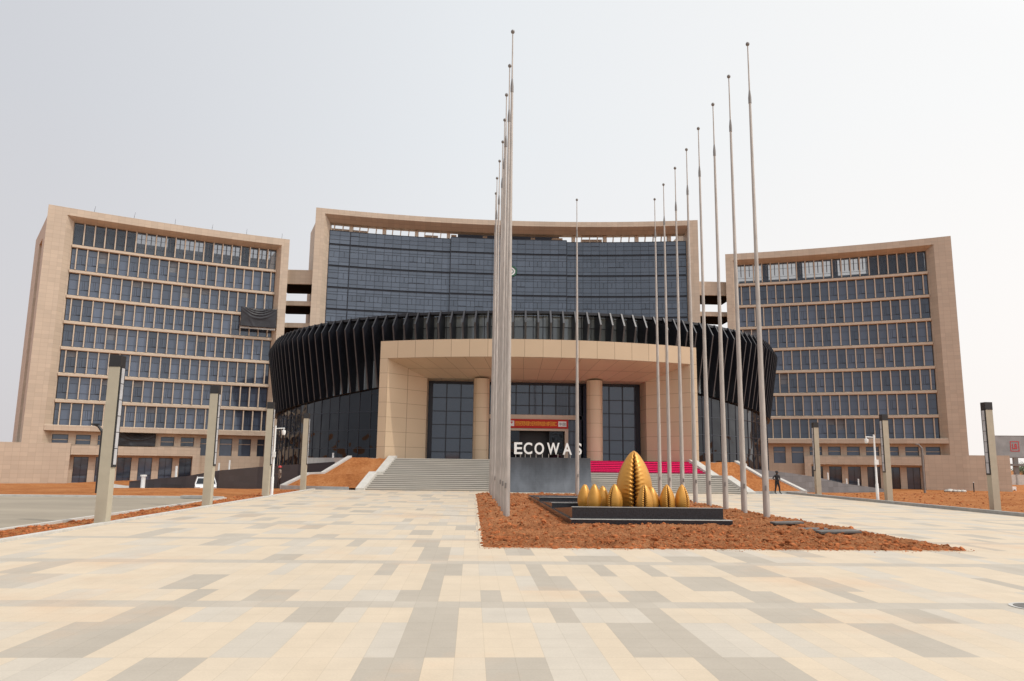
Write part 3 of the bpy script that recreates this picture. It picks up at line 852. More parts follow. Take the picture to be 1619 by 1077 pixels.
def cheek(fx, wdt, sg, parent):
    b = MB()
    for q in range(len(brk) - 1):
        (ya, za), (yb, zb_) = brk[q], brk[q + 1]
        A = [(fx(ya), ya), (fx(ya) + sg * wdt, ya), (fx(yb) + sg * wdt, yb), (fx(yb), yb)]
        zt = [za, za, zb_, zb_]
        top = [(p[0] - OX, p[1] - OY, z) for p, z in zip(A, zt)]; bot = [(p[0] - OX, p[1] - OY, -.3) for p in A]
        b.poly(top); 
        for i in range(4):
            j = (i + 1) % 4
            if (i == 1 and q < len(brk) - 2 and False): continue
            if i in (1, 3) or True: b.poly([bot[i], bot[j], top[j], top[i]])
    b.build('cheek_wall', M['kerb_pale'], parent)
cheek(lambda y: xl_(y) - .01, .62, -1, stair); cheek(lambda y: xr_(y) + .01, .62, 1, stair)
# planted-out soil banks on both sides
def bank(sx):
    X = (lambda x: x) if sx < 0 else (lambda x: 2 * 6.0 - x + .2)
    rows_ = []
    inner = [(58.55, .12), (steps_y[7][0], 1.12), (steps_y[7][1], 1.2), (62.95, 2.42)]
    outer = [(-14.5, 60.6, .1), (-12.75, 61.4, 1.05), (-11.65, 61.8, 1.1), (-9.75, 62.95, 2.42)]
    b = MB(); n = 26
    def pt(u, v):
        f = u * 3; i = min(2, int(f)); r = f - i
        iy = inner[i][0] + (inner[i + 1][0] - inner[i][0]) * r; iz = inner[i][1] + (inner[i + 1][1] - inner[i][1]) * r
        ix = (xl_(iy) - .6)
        o0, o1 = outer[i], outer[i + 1]
        o = [o0[k] + (o1[k] - o0[k]) * r for k in range(3)]
        x = ix + (o[0] - ix) * v; y_ = iy + (o[1] - iy) * v; z = iz + (o[2] - iz) * v
        z += .10 * math.sin(PI * v) * noise.noise((x * 1.5, y_ * 1.5, 3)) + .06 * math.sin(PI * v) * noise.noise((x * 4, y_ * 4, 9))
        return (X(x), y_, z)
    for i in range(n):
        for j in range(n): b.poly([pt(i / n, j / n), pt((i + 1) / n, j / n), pt((i + 1) / n, (j + 1) / n), pt(i / n, (j + 1) / n)])
    struct(b.build('soil_bank', M['soil_far'], smooth=True))
    lo = MB()
    for q in range(3):
        p, r = outer[q], outer[q + 1]
        A = [Vector((X(p[0]), p[1], p[2] + .14)), Vector((X(r[0]), r[1], r[2] + .14))]
        B = [Vector((X(p[0] - .35), p[1] + .1, p[2] + .14)), Vector((X(r[0] - .35), r[1] + .1, r[2] + .14))]
        lo.poly([A[0], A[1], B[1], B[0]])
        dn = Vector((0, 0, -1.8))
        lo.poly([A[0], A[1], A[1] + dn, A[0] + dn]); lo.poly([B[0], B[1], B[1] + dn, B[0] + dn]); lo.poly([A[0], B[0], B[0] + dn, A[0] + dn]); lo.poly([A[1], B[1], B[1] + dn, A[1] + dn])
    struct(lo.build('bank_kerb', M['concrete']))
    kb = MB(); A = (X(-9.2), 58.35); B = (X(-14.7), 60.5)
    kb.prism_z([(A[0], A[1]), (B[0], B[1]), (B[0], B[1] + .25), (A[0], A[1] + .25)], -.3, .2)
    struct(kb.build('bank_kerb', M['kerb']))
bank(-1); bank(1)

# portico
pt_ = thing('entrance_portico', 'beige panel-clad entrance portico with two round columns', 'building', (5.6, 66, TZ))
O = Vector((5.6, 66, TZ))
PB = lambda v: Vector(v) - O
def yf(x): return 60.35 + .0150 * (x - 5.6) ** 2
PXL, PXR, PIL, PIR = -7.8, 19.0, -4.0, 15.25
ZT, ZF, ZS = 12.08, 10.6, 9.38
fa = MB(); n = 18
for i in range(n):
    a = PXL + (PXR - PXL) * i / n; c = PXL + (PXR - PXL) * (i + 1) / n
    fa.poly([(a, yf(a), ZF), (c, yf(c), ZF), (c, yf(c), ZT), (a, yf(a), ZT)], 0, [(i, 0), (i + 1, 0), (i + 1, 1), (i, 1)])
    fa.poly([(a, yf(a), ZT), (c, yf(c), ZT), (c, 73, ZT), (a, 73, ZT)], 0, [(i, 0), (i + 1, 0), (i + 1, 8), (i, 8)])
OL, OR = PXL + .68, PXR - .68
fa.build('fascia', M['portico'], pt_, PB)
sf = MB(); n = 16
for i in range(n):
    for r in range(2):
        q = []
        for (u, v) in ((i, r), (i + 1, r), (i + 1, r + 1), (i, r + 1)):
            xo = OL + (OR - OL) * u / n; xi = PIL + (PIR - PIL) * u / n; w = v / 2
            q.append((xo + (xi - xo) * w, yf(xo) + (66 - yf(xo)) * w, ZF + (ZS - ZF) * w))
        sf.poly(q, 0, [(i, r), (i + 1, r), (i + 1, r + 1), (i, r + 1)])
# soffit corners between fascia and the flat pier strips
for xa, xb in ((PXL, OL), (OR, PXR)):
    sf.poly([(xa, yf(xa), ZF), (xb, yf(xb), ZF), (xb, yf(xb) + .02, ZF), (xa, yf(xa) + .02, ZF)])
sf.poly([(PIL, 66, ZS), (PIR, 66, ZS), (PIR, 68.6, ZS), (PIL, 68.6, ZS)], 0, [(0, 0), (16, 0), (16, 2), (0, 2)])
sf.build('soffit', M['portico'], pt_, PB)
for (xo, xm, xi, sg) in ((PXL, OL, PIL, 1), (PXR, OR, PIR, -1)):
    w = MB(); rh = 1.21; zb = TZ - .4
    def vv(z): return (z - ZF) / rh
    yo, ym = yf(xo), yf(xm)
    w.poly([(xo, yo, zb), (xm, ym, zb), (xm, ym, ZF), (xo, yo, ZF)], 0, [(0, vv(zb)), (1, vv(zb)), (1, vv(ZF)), (0, vv(ZF))])
    hm = (xm + xi) / 2; hy = (ym + 66) / 2
    w.poly([(xm, ym, zb), (hm, hy, zb), (hm, hy, (ZF + ZS) / 2), (xm, ym, ZF)], 0, [(1, vv(zb)), (2, vv(zb)), (2, vv((ZF + ZS) / 2)), (1, vv(ZF))])
    w.poly([(hm, hy, zb), (xi, 66, zb), (xi, 66, ZS), (hm, hy, (ZF + ZS) / 2)], 0, [(2, vv(zb)), (3, vv(zb)), (3, vv(ZS)), (2, vv((ZF + ZS) / 2))])
    w.poly([(xi, 66, zb), (xi, 68.6, zb), (xi, 68.6, ZS), (xi, 66, ZS)], 0, [(0, vv(zb)), (1, vv(zb)), (1, vv(ZS)), (0, vv(ZS))])
    w.poly([(xo, yo, zb), (xo, 73, zb), (xo, 73, ZT), (xo, yo, ZT)], 0, [(0, vv(zb)), (6, vv(zb)), (6, vv(ZT)), (0, vv(ZT))])
    w.build('pier', M['portico'], pt_, PB)
def column(x):
    b = MB(); n = 28; R = .70; hs = [TZ - .4 + i * 1.21 for i in range(6)] + [ZS + .01]
    for i in range(n):
        a, c = 2 * PI * i / n, 2 * PI * (i + 1) / n
        for q in range(6):
            b.poly([(x + R * math.cos(a), 65.95 + R * math.sin(a), hs[q]), (x + R * math.cos(c), 65.95 + R * math.sin(c), hs[q]), (x + R * math.cos(c), 65.95 + R * math.sin(c), hs[q + 1]), (x + R * math.cos(a), 65.95 + R * math.sin(a), hs[q + 1])], 0,
                   [(i / 7 + .5, q), ((i + 1) / 7 + .5, q), ((i + 1) / 7 + .5, q + 1), (i / 7 + .5, q + 1)])
    b.build('column', M['portico'], pt_, PB, True)
column(.75); column(10.68)
def glazing(x0, x1, z0, z1, nx, zl, y=68.45, name='glazing'):
    gl = MB(); mu = MB()
    xs_ = [x0 + (x1 - x0) * i / nx for i in range(nx + 1)]; zs_ = [z0] + zl + [z1]
    for i in range(nx):
        for q in range(len(zs_) - 1):
            tw = random.uniform(-.006, .006)
            gl.poly([(xs_[i], y, zs_[q]), (xs_[i + 1], y, zs_[q]), (xs_[i + 1], y + tw, zs_[q + 1]), (xs_[i], y + tw, zs_[q + 1])])
    for x in xs_: mu.box(x - .045, x + .045, y - .09, y - .01, z0, z1)
    for z in zs_: mu.box(x0, x1, y - .075, y - .012, z - .035, z + .035)
    o = gl.build(name, M['portico_glass'], pt_, PB)
    m_ = mu.build('mullions', M['frame_dark'], None, PB); m_.parent = o
rowz = [3.05 + 1.21 * i for i in range(6)]
glazing(PIL + .35, 1.5, TZ, 9.2, 4, [z for z in rowz if z < 9]); glazing(9.95, PIR - .35, TZ, 9.2, 4, [z for z in rowz if z < 9])
glazing(1.5, 9.95, 6.44, 9.2, 7, [7.3, 8.45]); glazing(8.62, 9.95, TZ, 6.05, 1, [3.8, 5.0]); glazing(1.5, 2.6, TZ, 6.05, 1, [3.8, 5.0])
b = MB()
b.box(PIL, PIL + .35, 68.3, 68.6, TZ - .4, ZS); b.box(PIR - .35, PIR, 68.3, 68.6, TZ - .4, ZS); b.box(PIL + .35, PIR - .35, 68.3, 68.6, 9.2, ZS)
b.build('wall_frame', M['frame_dark'], pt_, PB)
b = MB(); b.box(1.5, 9.5, 67.95, 68.5, 6.05, 6.44); b.box(2.6, 8.62, 67.95, 68.5, 5.02, 5.22); b.box(8.32, 8.62, 67.95, 68.5, TZ - .1, 5.02); b.box(2.6, 2.9, 67.95, 68.5, TZ - .1, 5.02); b.box(2.6, 8.62, 68.2, 68.5, 5.22, 6.05)
b.build('door_surround', M['stone_plain'], pt_, PB)
b = MB(); b.box(2.9, 8.32, 69.6, 69.7, TZ, 5.02)
b.build('doorway_shade_panel', M['black'], pt_, PB)  # black panel stands in for the unlit hall behind the doors
for x0, x1 in ((2.95, 4.3), (6.95, 8.28)):
    b = MB(); b.box(x0, x1, 68.62, 68.66, TZ + .02, 5.0, 0); b.box(x0, x0 + .06, 68.56, 68.62, TZ + .02, 5.0, 1); b.box(x1 - .06, x1, 68.56, 68.62, TZ + .02, 5.0, 1); b.box(x0 + .06, x1 - .06, 68.56, 68.62, 4.0, 4.06, 1)
    b.build('door', [M['drum_glass'], M['black']], pt_, PB)

# text helper
def text_mesh(txt, size, ext, mtl, name, parent, loc, rot=(PI / 2, 0, 0), fit=None, bold=0.):
    cu = bpy.data.curves.new(name, 'FONT'); cu.body = txt; cu.size = size; cu.extrude = ext; cu.offset = bold
    to = bpy.data.objects.new(name, cu); COL.objects.link(to)
    bpy.context.view_layer.update()
    me = bpy.data.meshes.new_from_object(to.evaluated_get(bpy.context.evaluated_depsgraph_get()))
    bpy.data.objects.remove(to); bpy.data.curves.remove(cu)
    xs_ = [v.co.x for v in me.vertices]; ys_ = [v.co.y for v in me.vertices]
    x0, x1, y0, y1 = min(xs_), max(xs_), min(ys_), max(ys_)
    for v in me.vertices:
        if fit: v.co.x = (v.co.x - x0) / (x1 - x0) * fit[0]; v.co.y = (v.co.y - y0) / (y1 - y0) * fit[1]
        else: v.co.x -= x0; v.co.y -= y0
    me.materials.clear(); me.materials.append(mtl); me.name = name
    o = link(bpy.data.objects.new(name, me), parent)
    o.location = loc; o.rotation_euler = rot
    return o
# banner over the door
bn = thing('red_banner', 'red banner with yellow characters hung over the portico door', 'banner', (5.72, 67.9, 5.24))
b = MB(); b.box(-2.88, 2.88, -.03, 0, 0, .80, 0, 8); b.build('cloth', M['red'], bn)
b = MB(); b.box(-2.45, -1.98, -.036, -.031, .16, .64); b.build('badge', M['white'], bn)
b = MB(); b.box(1.98, 2.72, -.036, -.031, .16, .64); b.build('badge', M['white'], bn)
text_mesh('▼', .3, 0, M['redmark'], 'mark', bn, (-2.36, -.038, .36), fit=(.3, .2))
text_mesh('中国', .3, 0, M['frame_dark'], 'mark', bn, (2.06, -.038, .26), fit=(.58, .26))
text_mesh('热烈祝贺西非国家经济共同体总部大楼项目竣工', .4, 0, M['yellow'], 'lettering', bn, (-1.88, -.036, .20), fit=(3.74, .42), bold=.004)

# pink carpet over the upper steps
cp = MB(); pf = []
for i in range(10, NR):
    a, c, z = steps_y[i]; zl = steps_y[i - 1][2]
    pf += [(a - .045, (zl if i > 10 else zl + .05) + .015), (a - .045, z + .015)]
pf += [(63.0, TZ + .015), (64.9, TZ + .015)]
for i in range(len(pf) - 1):
    (ya, za), (yb, zb2) = pf[i], pf[i + 1]
    n = 12
    for j in range(n):
        u0, u1 = j / n, (j + 1) / n
        Xs = lambda y_, u: 4.2 + ((xr_(min(y_, 62.95)) - .10) - 4.2) * u
        cp.poly([(Xs(ya, u0), ya, za), (Xs(ya, u1), ya, za), (Xs(yb, u1), yb, zb2), (Xs(yb, u0), yb, zb2)])
o = tag(cp.build('pink_carpet', M['pink']), 'bright pink carpet laid over the upper stair treads', 'carpet')
sd = o.modifiers.new('thickness', 'SOLIDIFY'); sd.thickness = .01

# curved sign wall with letters
sw = thing('sign_wall', 'curved dark steel wall carrying the white letters ECOWAS', 'sign', (5.85, 57.3, 0))
b = MB(); k = 14; front = []
for i in range(k + 1):
    u = i / k
    front.append((-.75 + .95 * (1 - (1 - u) ** 2.2), 2.56 * u))
back = [(.42, 2.56), (.42, 0)]
for x0, x1 in ((-3.15, -1.05), (-1.045, 1.045), (1.05, 3.13)): b.prism_x(front + back, x0, x1)
b.build('panel', M['steel'], sw)
X57 = lambda px: (px - 751.6) / 1195 * 57.6 - 5.85
for ch, a, c in (('E', 390, 475), ('C', 490, 580), ('O', 605, 705), ('W', 738, 870), ('A', 905, 1000), ('S', 1046, 1105)):
    xa, xb = X57(760 + .1486 * a), X57(760 + .1486 * c)
    o = text_mesh(ch, 1, .06, M['white'], 'letter', sw, (xa, .30, 2.80), fit=(xb - xa, .88), bold=.018)
    b = MB()
    for x in (xa + .12, xb - .12): b.box(x - .02, x + .02, .28, .32, 2.55, 2.84)
    st_ = b.build('standoff', M['galv'], None); st_.parent = o; st_.matrix_parent_inverse = Matrix.LocRotScale(o.location, o.rotation_euler, None).inverted()

# ------------------------------------------------------------------ plinth and shells
pl = thing('granite_plinth', 'stepped black granite plinth under the gold shells', 'plinth', (6.35, 31, 0))
def PPL(v): return Vector(v) - Vector((6.35, 31, 0))
b = MB(); b.box(3.5, 9.2, 26.75, 47, -.1, .20); b.box(3.49, 9.21, 26.74, 27.1, .20, .213, 1); b.build('base_step', [M['granite'], M['kerb']], pl, PPL)
for (y0, y1, h, x1) in ((27.15, 33.9, .60, 9.0), (33.95, 40.2, .40, 9.0), (40.25, 46.6, .36, 9.0)):
    b = MB(); b.prism_x([(y0, .165), (y1, .165), (y1, .18), (y0 + .12, h), (y0, h)], 3.58, x1)
    b.box(3.57, x1 + .01, y0 - .015, y0 + .13, h, h + .018, 1)
    b.build('tier', [M['granite'], M['kerb']], pl, PPL)
RA_ = .0115
PT = [(0, .50), (.06, .66), (.16, .85), (.28, .97), (.38, 1.), (.5, .965), (.62, .86), (.74, .70), (.84, .52), (.92, .34), (.97, .18), (1., .03)]
def prof_(t):
    for i in range(len(PT) - 1):
        if t <= PT[i + 1][0]:
            p0 = PT[max(0, i - 1)]; p1 = PT[i]; p2 = PT[i + 1]; p3 = PT[min(len(PT) - 1, i + 2)]
            h = p2[0] - p1[0]; u = (t - p1[0]) / h
            m1 = (p2[1] - p0[1]) / max(1e-6, p2[0] - p0[0]) * h; m2 = (p3[1] - p1[1]) / max(1e-6, p3[0] - p1[0]) * h
            return (2*u**3 - 3*u*u + 1) * p1[1] + (u**3 - 2*u*u + u) * m1 + (-2*u**3 + 3*u*u) * p2[1] + (u**3 - u*u) * m2
    return .03
def shell_mesh(nu, nv, teeth, name='body'):
    """cowrie standing on its blunt end: unit height 1, slit facing -y"""
    V = []; F = []; mi = []
    for j in range(nv + 1):
        t = j / nv
        r = .262 * prof_(t)
        r = max(r, .012 if 0 < j < nv else 0)
        for i in range(nu):
            a = 2 * PI * i / nu
            d = (a + PI) % (2 * PI) - PI
            zig = .045 * math.sin(2 * PI * teeth * t) * (1 if .04 < t < .96 else 0)
            e = d - zig
            w = math.exp(-(e / .11) ** 2)
            fall = math.exp(-(abs(e) / .24) ** 2)
            ridge = RA_ * math.cos(2 * PI * teeth * 1.0 * t + (0 if e > 0 else PI)) * fall * (1 - w) * min(1, 6 * t, 6 * (1 - t))
            lip = .035 * math.exp(-((abs(e) - .30) / .2) ** 2)
            rr_ = r * (1 - .34 * w + lip * 1.4) + ridge * r * 3.2
            x = rr_ * math.sin(a); y_ = -rr_ * math.cos(a) * (.92 if abs(d) < PI / 2 else 1.0)
            V.append((x, y_, t))
    for j in range(nv):
        for i in range(nu):
            i2 = (i + 1) % nu
            F.append((j * nu + i, j * nu + i2, (j + 1) * nu + i2, (j + 1) * nu + i))
            a = 2 * PI * (i + .5) / nu; d = (a + PI) % (2 * PI) - PI
            t = (j + .5) / nv; zig = .045 * math.sin(2 * PI * teeth * t)
            mi.append(1 if abs(d - zig) < .075 and .03 < t < .985 else 0)
    me = bpy.data.meshes.new(name); me.from_pydata(V, [], F)
    me.polygons.foreach_set('material_index', mi); me.polygons.foreach_set('use_smooth', [True] * len(F))
    me.materials.append(M['gold']); me.materials.append(M['gold_dark'])
    bm = bmesh.new(); bm.from_mesh(me); bmesh.ops.remove_doubles(bm, verts=bm.verts, dist=1e-5); bmesh.ops.recalc_face_normals(bm, faces=bm.faces); bm.to_mesh(me); bm.free()
    return me
big = shell_mesh(220, 260, 15, 'cowrie_shell'); small = shell_mesh(140, 120, 14, 'cowrie_shell')
def shell(me, x, y, top, width, rz, label, tilt=0):
    o = link(bpy.data.objects.new('cowrie_shell', me))
    h = top - .17
    o.location = (x, y, .17 + .02); o.scale = (width / .50, width / .50, h); o.rotation_euler = (0, tilt, rz)
    return tag(o, label, 'shell sculpture', 'gold cowrie shells')
shell(big, 6.74, 31.5, 2.66, 1.40, -.20, 'giant gold cowrie shell with toothed dark slit, tallest on the plinth')
R = math.radians
shell(small, 4.77, 32.2, 1.25, .57, R(150), 'small gold cowrie at the outer end near the sign wall, slit turned away')
shell(small, 5.00, 31.0, 1.30, .57, R(165), 'small smooth-backed gold cowrie second from the sign wall end')
shell(small, 4.98, 33.2, 1.22, .46, R(120), 'small gold cowrie almost hidden between the first two shells at the sign wall end')
shell(small, 5.55, 32.2, 1.20, .57, R(140), 'small smooth gold cowrie half behind the dark-slit shell left of the giant')
shell(small, 5.75, 30.6, 1.32, .61, R(-50), 'small gold cowrie with bold dark slit immediately left of the giant shell')
shell(small, 6.83, 30.0, 1.34, .61, R(-14), 'small gold cowrie with toothed slit standing in front of the giant shell')
shell(small, 7.34, 31.0, 1.22, .59, R(200), 'small smooth gold cowrie tucked against the right flank of the giant shell')
shell(small, 7.92, 30.8, 1.32, .59, R(-3), 'small gold cowrie with central slit, third from the flagpole end')
shell(small, 8.30, 32.0, 1.22, .52, R(170), 'small smooth gold cowrie half hidden between the two end shells by the flagpoles')
shell(small, 8.60, 31.0, 1.32, .59, R(32), 'small gold cowrie at the flagpole end with its slit on one side')

# ------------------------------------------------------------------ flagpoles
POLEH = 20.67
def make_pole():
    t = thing('flagpole', '', 'flagpole', (0, 0, 0), 0, 'flagpoles standing in the soil bed')
    b = MB(); b.lathe((0, 0, 0), [(.0, -.3), (.132, -.3), (.130, .9), (.105, 6), (.074, 12), (.052, 18.0)], 18); b.build('shaft', M['galv'], t, smooth=True)
    b = MB(); b.lathe((0, 0, 0), [(.0, 17.75), (.068, 17.75), (.068, 18.0), (.034, 18.35), (.0, 18.35)], 14); b.build('collar', M['galv_dark'], t, smooth=True)
    b = MB(); b.lathe((0, 0, 0), [(.0, 18.2), (.034, 18.2), (.026, 20.48), (.0, 20.48)], 12); b.build('spire', M['galv'], t, smooth=True)
    b = MB(); b.lathe((0, 0, 20.55), [(0, -.095)] + [(.085 * math.sin(PI * i / 8), -.095 * math.cos(PI * i / 8)) for i in range(1, 8)] + [(0, .095)], 12); b.build('finial', M['galv_dark'], t, smooth=True)
    b = MB(); b.box(-.03, .03, -.19, -.13, 1.15, 1.35); b.build('cleat', M['galv_dark'], t)
    return t
pole0 = make_pole()
ords = ['nearest the camera', 'second from the camera', 'third from the camera', 'fourth from the camera', 'fifth from the camera', 'sixth from the camera', 'seventh from the camera', 'farthest from the camera']
left = [(1.40, 30.12), (1.41, 32.97), (1.39, 35.82), (1.42, 38.66), (1.43, 41.51), (1.35, 44.35), (1.29, 47.2), (1.30, 50.05)]
right = [(11.82, 30.33), (11.94, 33.17), (12.08, 36.02), (12.17, 38.87), (12.31, 41.71), (12.39, 44.56), (12.38, 47.41), (12.47, 50.25)]
first = True
for rowname, row in (('sign wall row', left), ('stone plank row', right)):
    for (x, y_), od in zip(row, ords):
        lb = 'tall grey flagpole, %s in the %s of poles' % (od, rowname)
        p = pole0 if first else dup(pole0, (0, 0, 0))
        first = False
        p.location = (x, y_, 0); p.rotation_euler = (0, 0, random.uniform(-.4, .4)); p['label'] = lb
p = dup(pole0, (7.09, 51.1, .1), .2, 'lone tall grey flagpole between the two rows, rising before the sign wall')

# ------------------------------------------------------------------ plaza lamps
def make_lamp():
    t = thing('lamp_post', '', 'lamp post', (0, 0, 0), 0, 'square lamp posts along the plaza edges')
    b = MB(); b.box(-.18, .18, -.18, .18, -.3, 5.12); b.box(-.23, .23, -.23, .23, -.3, .03); b.build('post', M['lamp'], t)
    b = MB(); b.box(-.19, .19, -.19, .19, 5.12, 5.51); b.build('cap', M['black'], t)
    b = MB(); b.box(.18, .215, -.16, .16, 1.82, 5.12, 0)
    b.build('panel_frame', M['black'], t)
    b = MB()
    for i in range(6): b.box(.2155, .222, -.10, .10, 1.90 + i * .535, 1.90 + i * .535 + .51)
    b.build('light_panel', M['diffuser'], t)
    return t
lamp0 = make_lamp()
lamps = [(-11.95, 25.85, 0, 'square olive lamp post with black cap nearest the camera on the road side'),
         (-11.95, 35.73, 0, 'square olive lamp post in front of the hidden white car'),
         (-11.95, 45.60, 0, 'square olive lamp post directly beside the road-side white camera pole'),
         (-11.95, 55.48, 0, 'square olive lamp post nearest the stairs on the road side'),
         (26.45, 37.66, PI, 'square olive lamp post in front of the billboard'),
         (26.45, 47.53, PI, 'square olive lamp post next to the white camera pole before the billboard-side wing'),
         (26.45, 57.41, PI, 'square olive lamp post near the standing person in black')]
for i, (x, y_, rz, lb) in enumerate(lamps):
    p = lamp0 if i == 0 else dup(lamp0, (0, 0, 0))
    p.location = (x, y_, 0); p.rotation_euler = (0, 0, rz); p['label'] = lb

# camera poles
def cam_pole(x, y_, sg, lb):
    t = thing('camera_pole', lb, 'camera pole', (x, y_, 0), 0, 'white camera poles')
    b = MB(); b.lathe((0, 0, 0), [(0, -.2), (.13, -.2), (.13, .05), (.09, .06), (.09, 1.1), (.065, 1.15), (.05, 4.2), (0, 4.2)], 14); b.build('pole', M['white'], t, smooth=True)
    b = MB(); b.tube((0, 0, 4.02), (.55 * sg, 0, 4.05), .03, .03, 8); b.tube((.5 * sg, 0, 4.05), (.5 * sg, 0, 3.92), .025, .025, 8); b.build('arm', M['white'], t)
    b = MB(); b.lathe((.5 * sg, 0, 3.75), [(0, -.15), (.07, -.12), (.11, -.03), (.12, .05), (.12, .16), (0, .19)], 14); c = b.build('camera', M['white'], t, smooth=True)
    b = MB(); b.lathe((.5 * sg, 0, 3.71), [(0, -.13), (.06, -.11), (.085, -.04), (.085, 0), (0, 0)], 12); l = b.build('lens_dome', M['black'], None, smooth=True); l.parent = c
    b = MB(); b.box(-.12, .12, -.16, -.06, 2.3, 2.62); b.build('control_box', M['white'], t)
cam_pole(-11.98, 47.06, 1, 'white dome camera pole by the road-side lamp posts')
cam_pole(25.55, 47.2, -1, 'white dome camera pole before the billboard-side wing')

# street lamps with bent arm
def street_lamp(x, y_, z, sg, h, r, m, lb):
    t = thing('street_lamp', lb, 'street lamp', (x, y_, z), 0, 'bent-arm street lamps')
    b = MB(); b.lathe((0, 0, 0), [(0, -.3), (r, -.3), (r, h - .35), (0, h - .35)], 12); b.build('pole', m, t, smooth=True)
    b = MB(); b.tube((0, 0, h - .42), (sg * .28, 0, h - .08), r, r * .85, 10); b.tube((sg * .26, 0, h - .09), (sg * .50, 0, h), r * .85, r * .8, 10); b.build('arm', m, t)
    b = MB(); b.box(sg * .45 - .2, sg * .45 + .2, -.11, .11, h - .03, h + .05); b.build('lamp_head', m, t)
street_lamp(-21.55, 45.6, 0, -1, 4.05, .09, M['black'], 'slim black street lamp with bent arm beyond the road')
street_lamp(45.5, 75, hgt(45.5, 75) , -1, 4.9, .11, M['galv_dark'], 'slim grey street lamp with bent arm before the blank podium wall')

# ------------------------------------------------------------------ ramps round the drum
def build_ramp(label, mir, mtl):
    X = (lambda x: x) if not mir else (lambda x: 11.2 - x)
    pts_ = [(-39, 90, -.45), (-30.5, 84, .33), (-25.8, 80, 1.02), (-20.0, 73, 1.48), (-15.2, 68.2, 1.80), (-11.0, 65.6, 2.1)]
    # refine
    fine = []
    for i in range(len(pts_) - 1):
        for q in range(4):
            u = q / 4; fine.append(tuple(pts_[i][k] + (pts_[i + 1][k] - pts_[i][k]) * u for k in range(3)))
    fine.append(pts_[-1])
    t = thing('ramp_wall', label, 'ramp', (X(-22), 76, 0), 0, 'curved ramp walls')
    o0 = Vector((X(-22), 76, 0)); b = MB(); dk = MB(); u = 0
    for i in range(len(fine) - 1):
        p, q = Vector(fine[i]), Vector(fine[i + 1])
        p.x = X(p.x); q.x = X(q.x)
        nrm = Vector((DC[0], DC[1] + 6, 0)); ip = (nrm - Vector((p.x, p.y, 0))).normalized(); iq = (nrm - Vector((q.x, q.y, 0))).normalized()
        L = (Vector((q.x, q.y)) - Vector((p.x, p.y))).length
        pb, qb = Vector((p.x, p.y, -2.6)), Vector((q.x, q.y, -2.6))
        b.poly([pb, qb, q, p], 0, [(u, -2.6), (u + L, -2.6), (u + L, q.z), (u, p.z)])
        p2, q2 = p + ip * .3, q + iq * .3
        b.poly([p, q, q2, p2], 0, [(u, 0), (u + L, 0), (u + L, .3), (u, .3)])
        b.poly([p2, q2, Vector((q2.x, q2.y, -2.6)), Vector((p2.x, p2.y, -2.6))], 0)
        p3, q3 = p + ip * 5.5, q + iq * 5.5
        dz = Vector((0, 0, -.35))
        dk.poly([p2 + dz, q2 + dz, q3 + dz, p3 + dz])
        u += L
    b.build('wall', mtl, t, lambda v: v - o0); dk.build('deck', M['concrete'], t, lambda v: v - o0)
    return t
build_ramp('granite ramp wall coloured as shaded, rising behind the person in the red helmet', False, M['granite_wall'])
build_ramp('granite ramp wall coloured as sunlit, rising behind the person in black', True, M['granite_wall_sunlit'])

# white posts on and by the ramps
def post(x, y_, z, h, r, lb, cap=False):
    t = thing('white_post', lb, 'bollard', (x, y_, z), 0, 'white posts by the ramps')
    b = MB(); b.lathe((0, 0, 0), [(0, -.4), (r, -.4), (r, h), (0, h)], 12); b.build('shaft', M['white'], t, smooth=True)
    b = MB(); k = 1.5 if cap else 1.12; b.lathe((0, 0, h), [(0, 0), (r * k, 0), (r * k, .16 if cap else .05), (0, .18 if cap else .07)], 12); b.build('cap', M['white'], t, smooth=True)
post(-33.3, 80, -.72, 1.05, .21, 'thick white post with a wide cap beside the lower end of the dark ramp', True)
post(-32.65, 86.8, .1, 1.2, .13, 'thin white post on the ramp just before the lower doors')
post(-26.5, 82, .75, .95, .09, 'first of two thin white posts above the middle of the dark ramp')
post(-24.9, 80.3, 1.05, .95, .09, 'white post above the dark ramp, closer to the fins than its pair')
post(-12.0, 67.0, 1.75, 1.0, .08, 'slim white post against dark drum glass by the soil bank')
post(24.4, 67.0, 1.5, .75, .08, 'slim white post at the drum base behind the flagpoles')
post(38.75, 81.6, .75, .72, .08, 'white post on the grey ramp nearest the person in black')
post(42.3, 84.6, .0, .80, .08, 'white post halfway down the grey ramp')
post(44.8, 86.8, .0, .76, .08, 'white post near the lower end of the grey ramp')

# pale paved apron by the lower doors
ap = MB()
for i in range(10):
    for j in range(6):
        def q(u, v):
            a = Vector((-44.5, 96)).lerp(Vector((-37.5, 92.5)), u); c = Vector((-35.5, 72)).lerp(Vector((-27.5, 70)), u); p = a.lerp(c, v); return (p.x, p.y, hgt(p.x, p.y) + .05)
        ap.poly([q(i / 10, j / 6), q((i + 1) / 10, j / 6), q((i + 1) / 10, (j + 1) / 6), q(i / 10, (j + 1) / 6)])
struct(ap.build('path', M['concrete']))

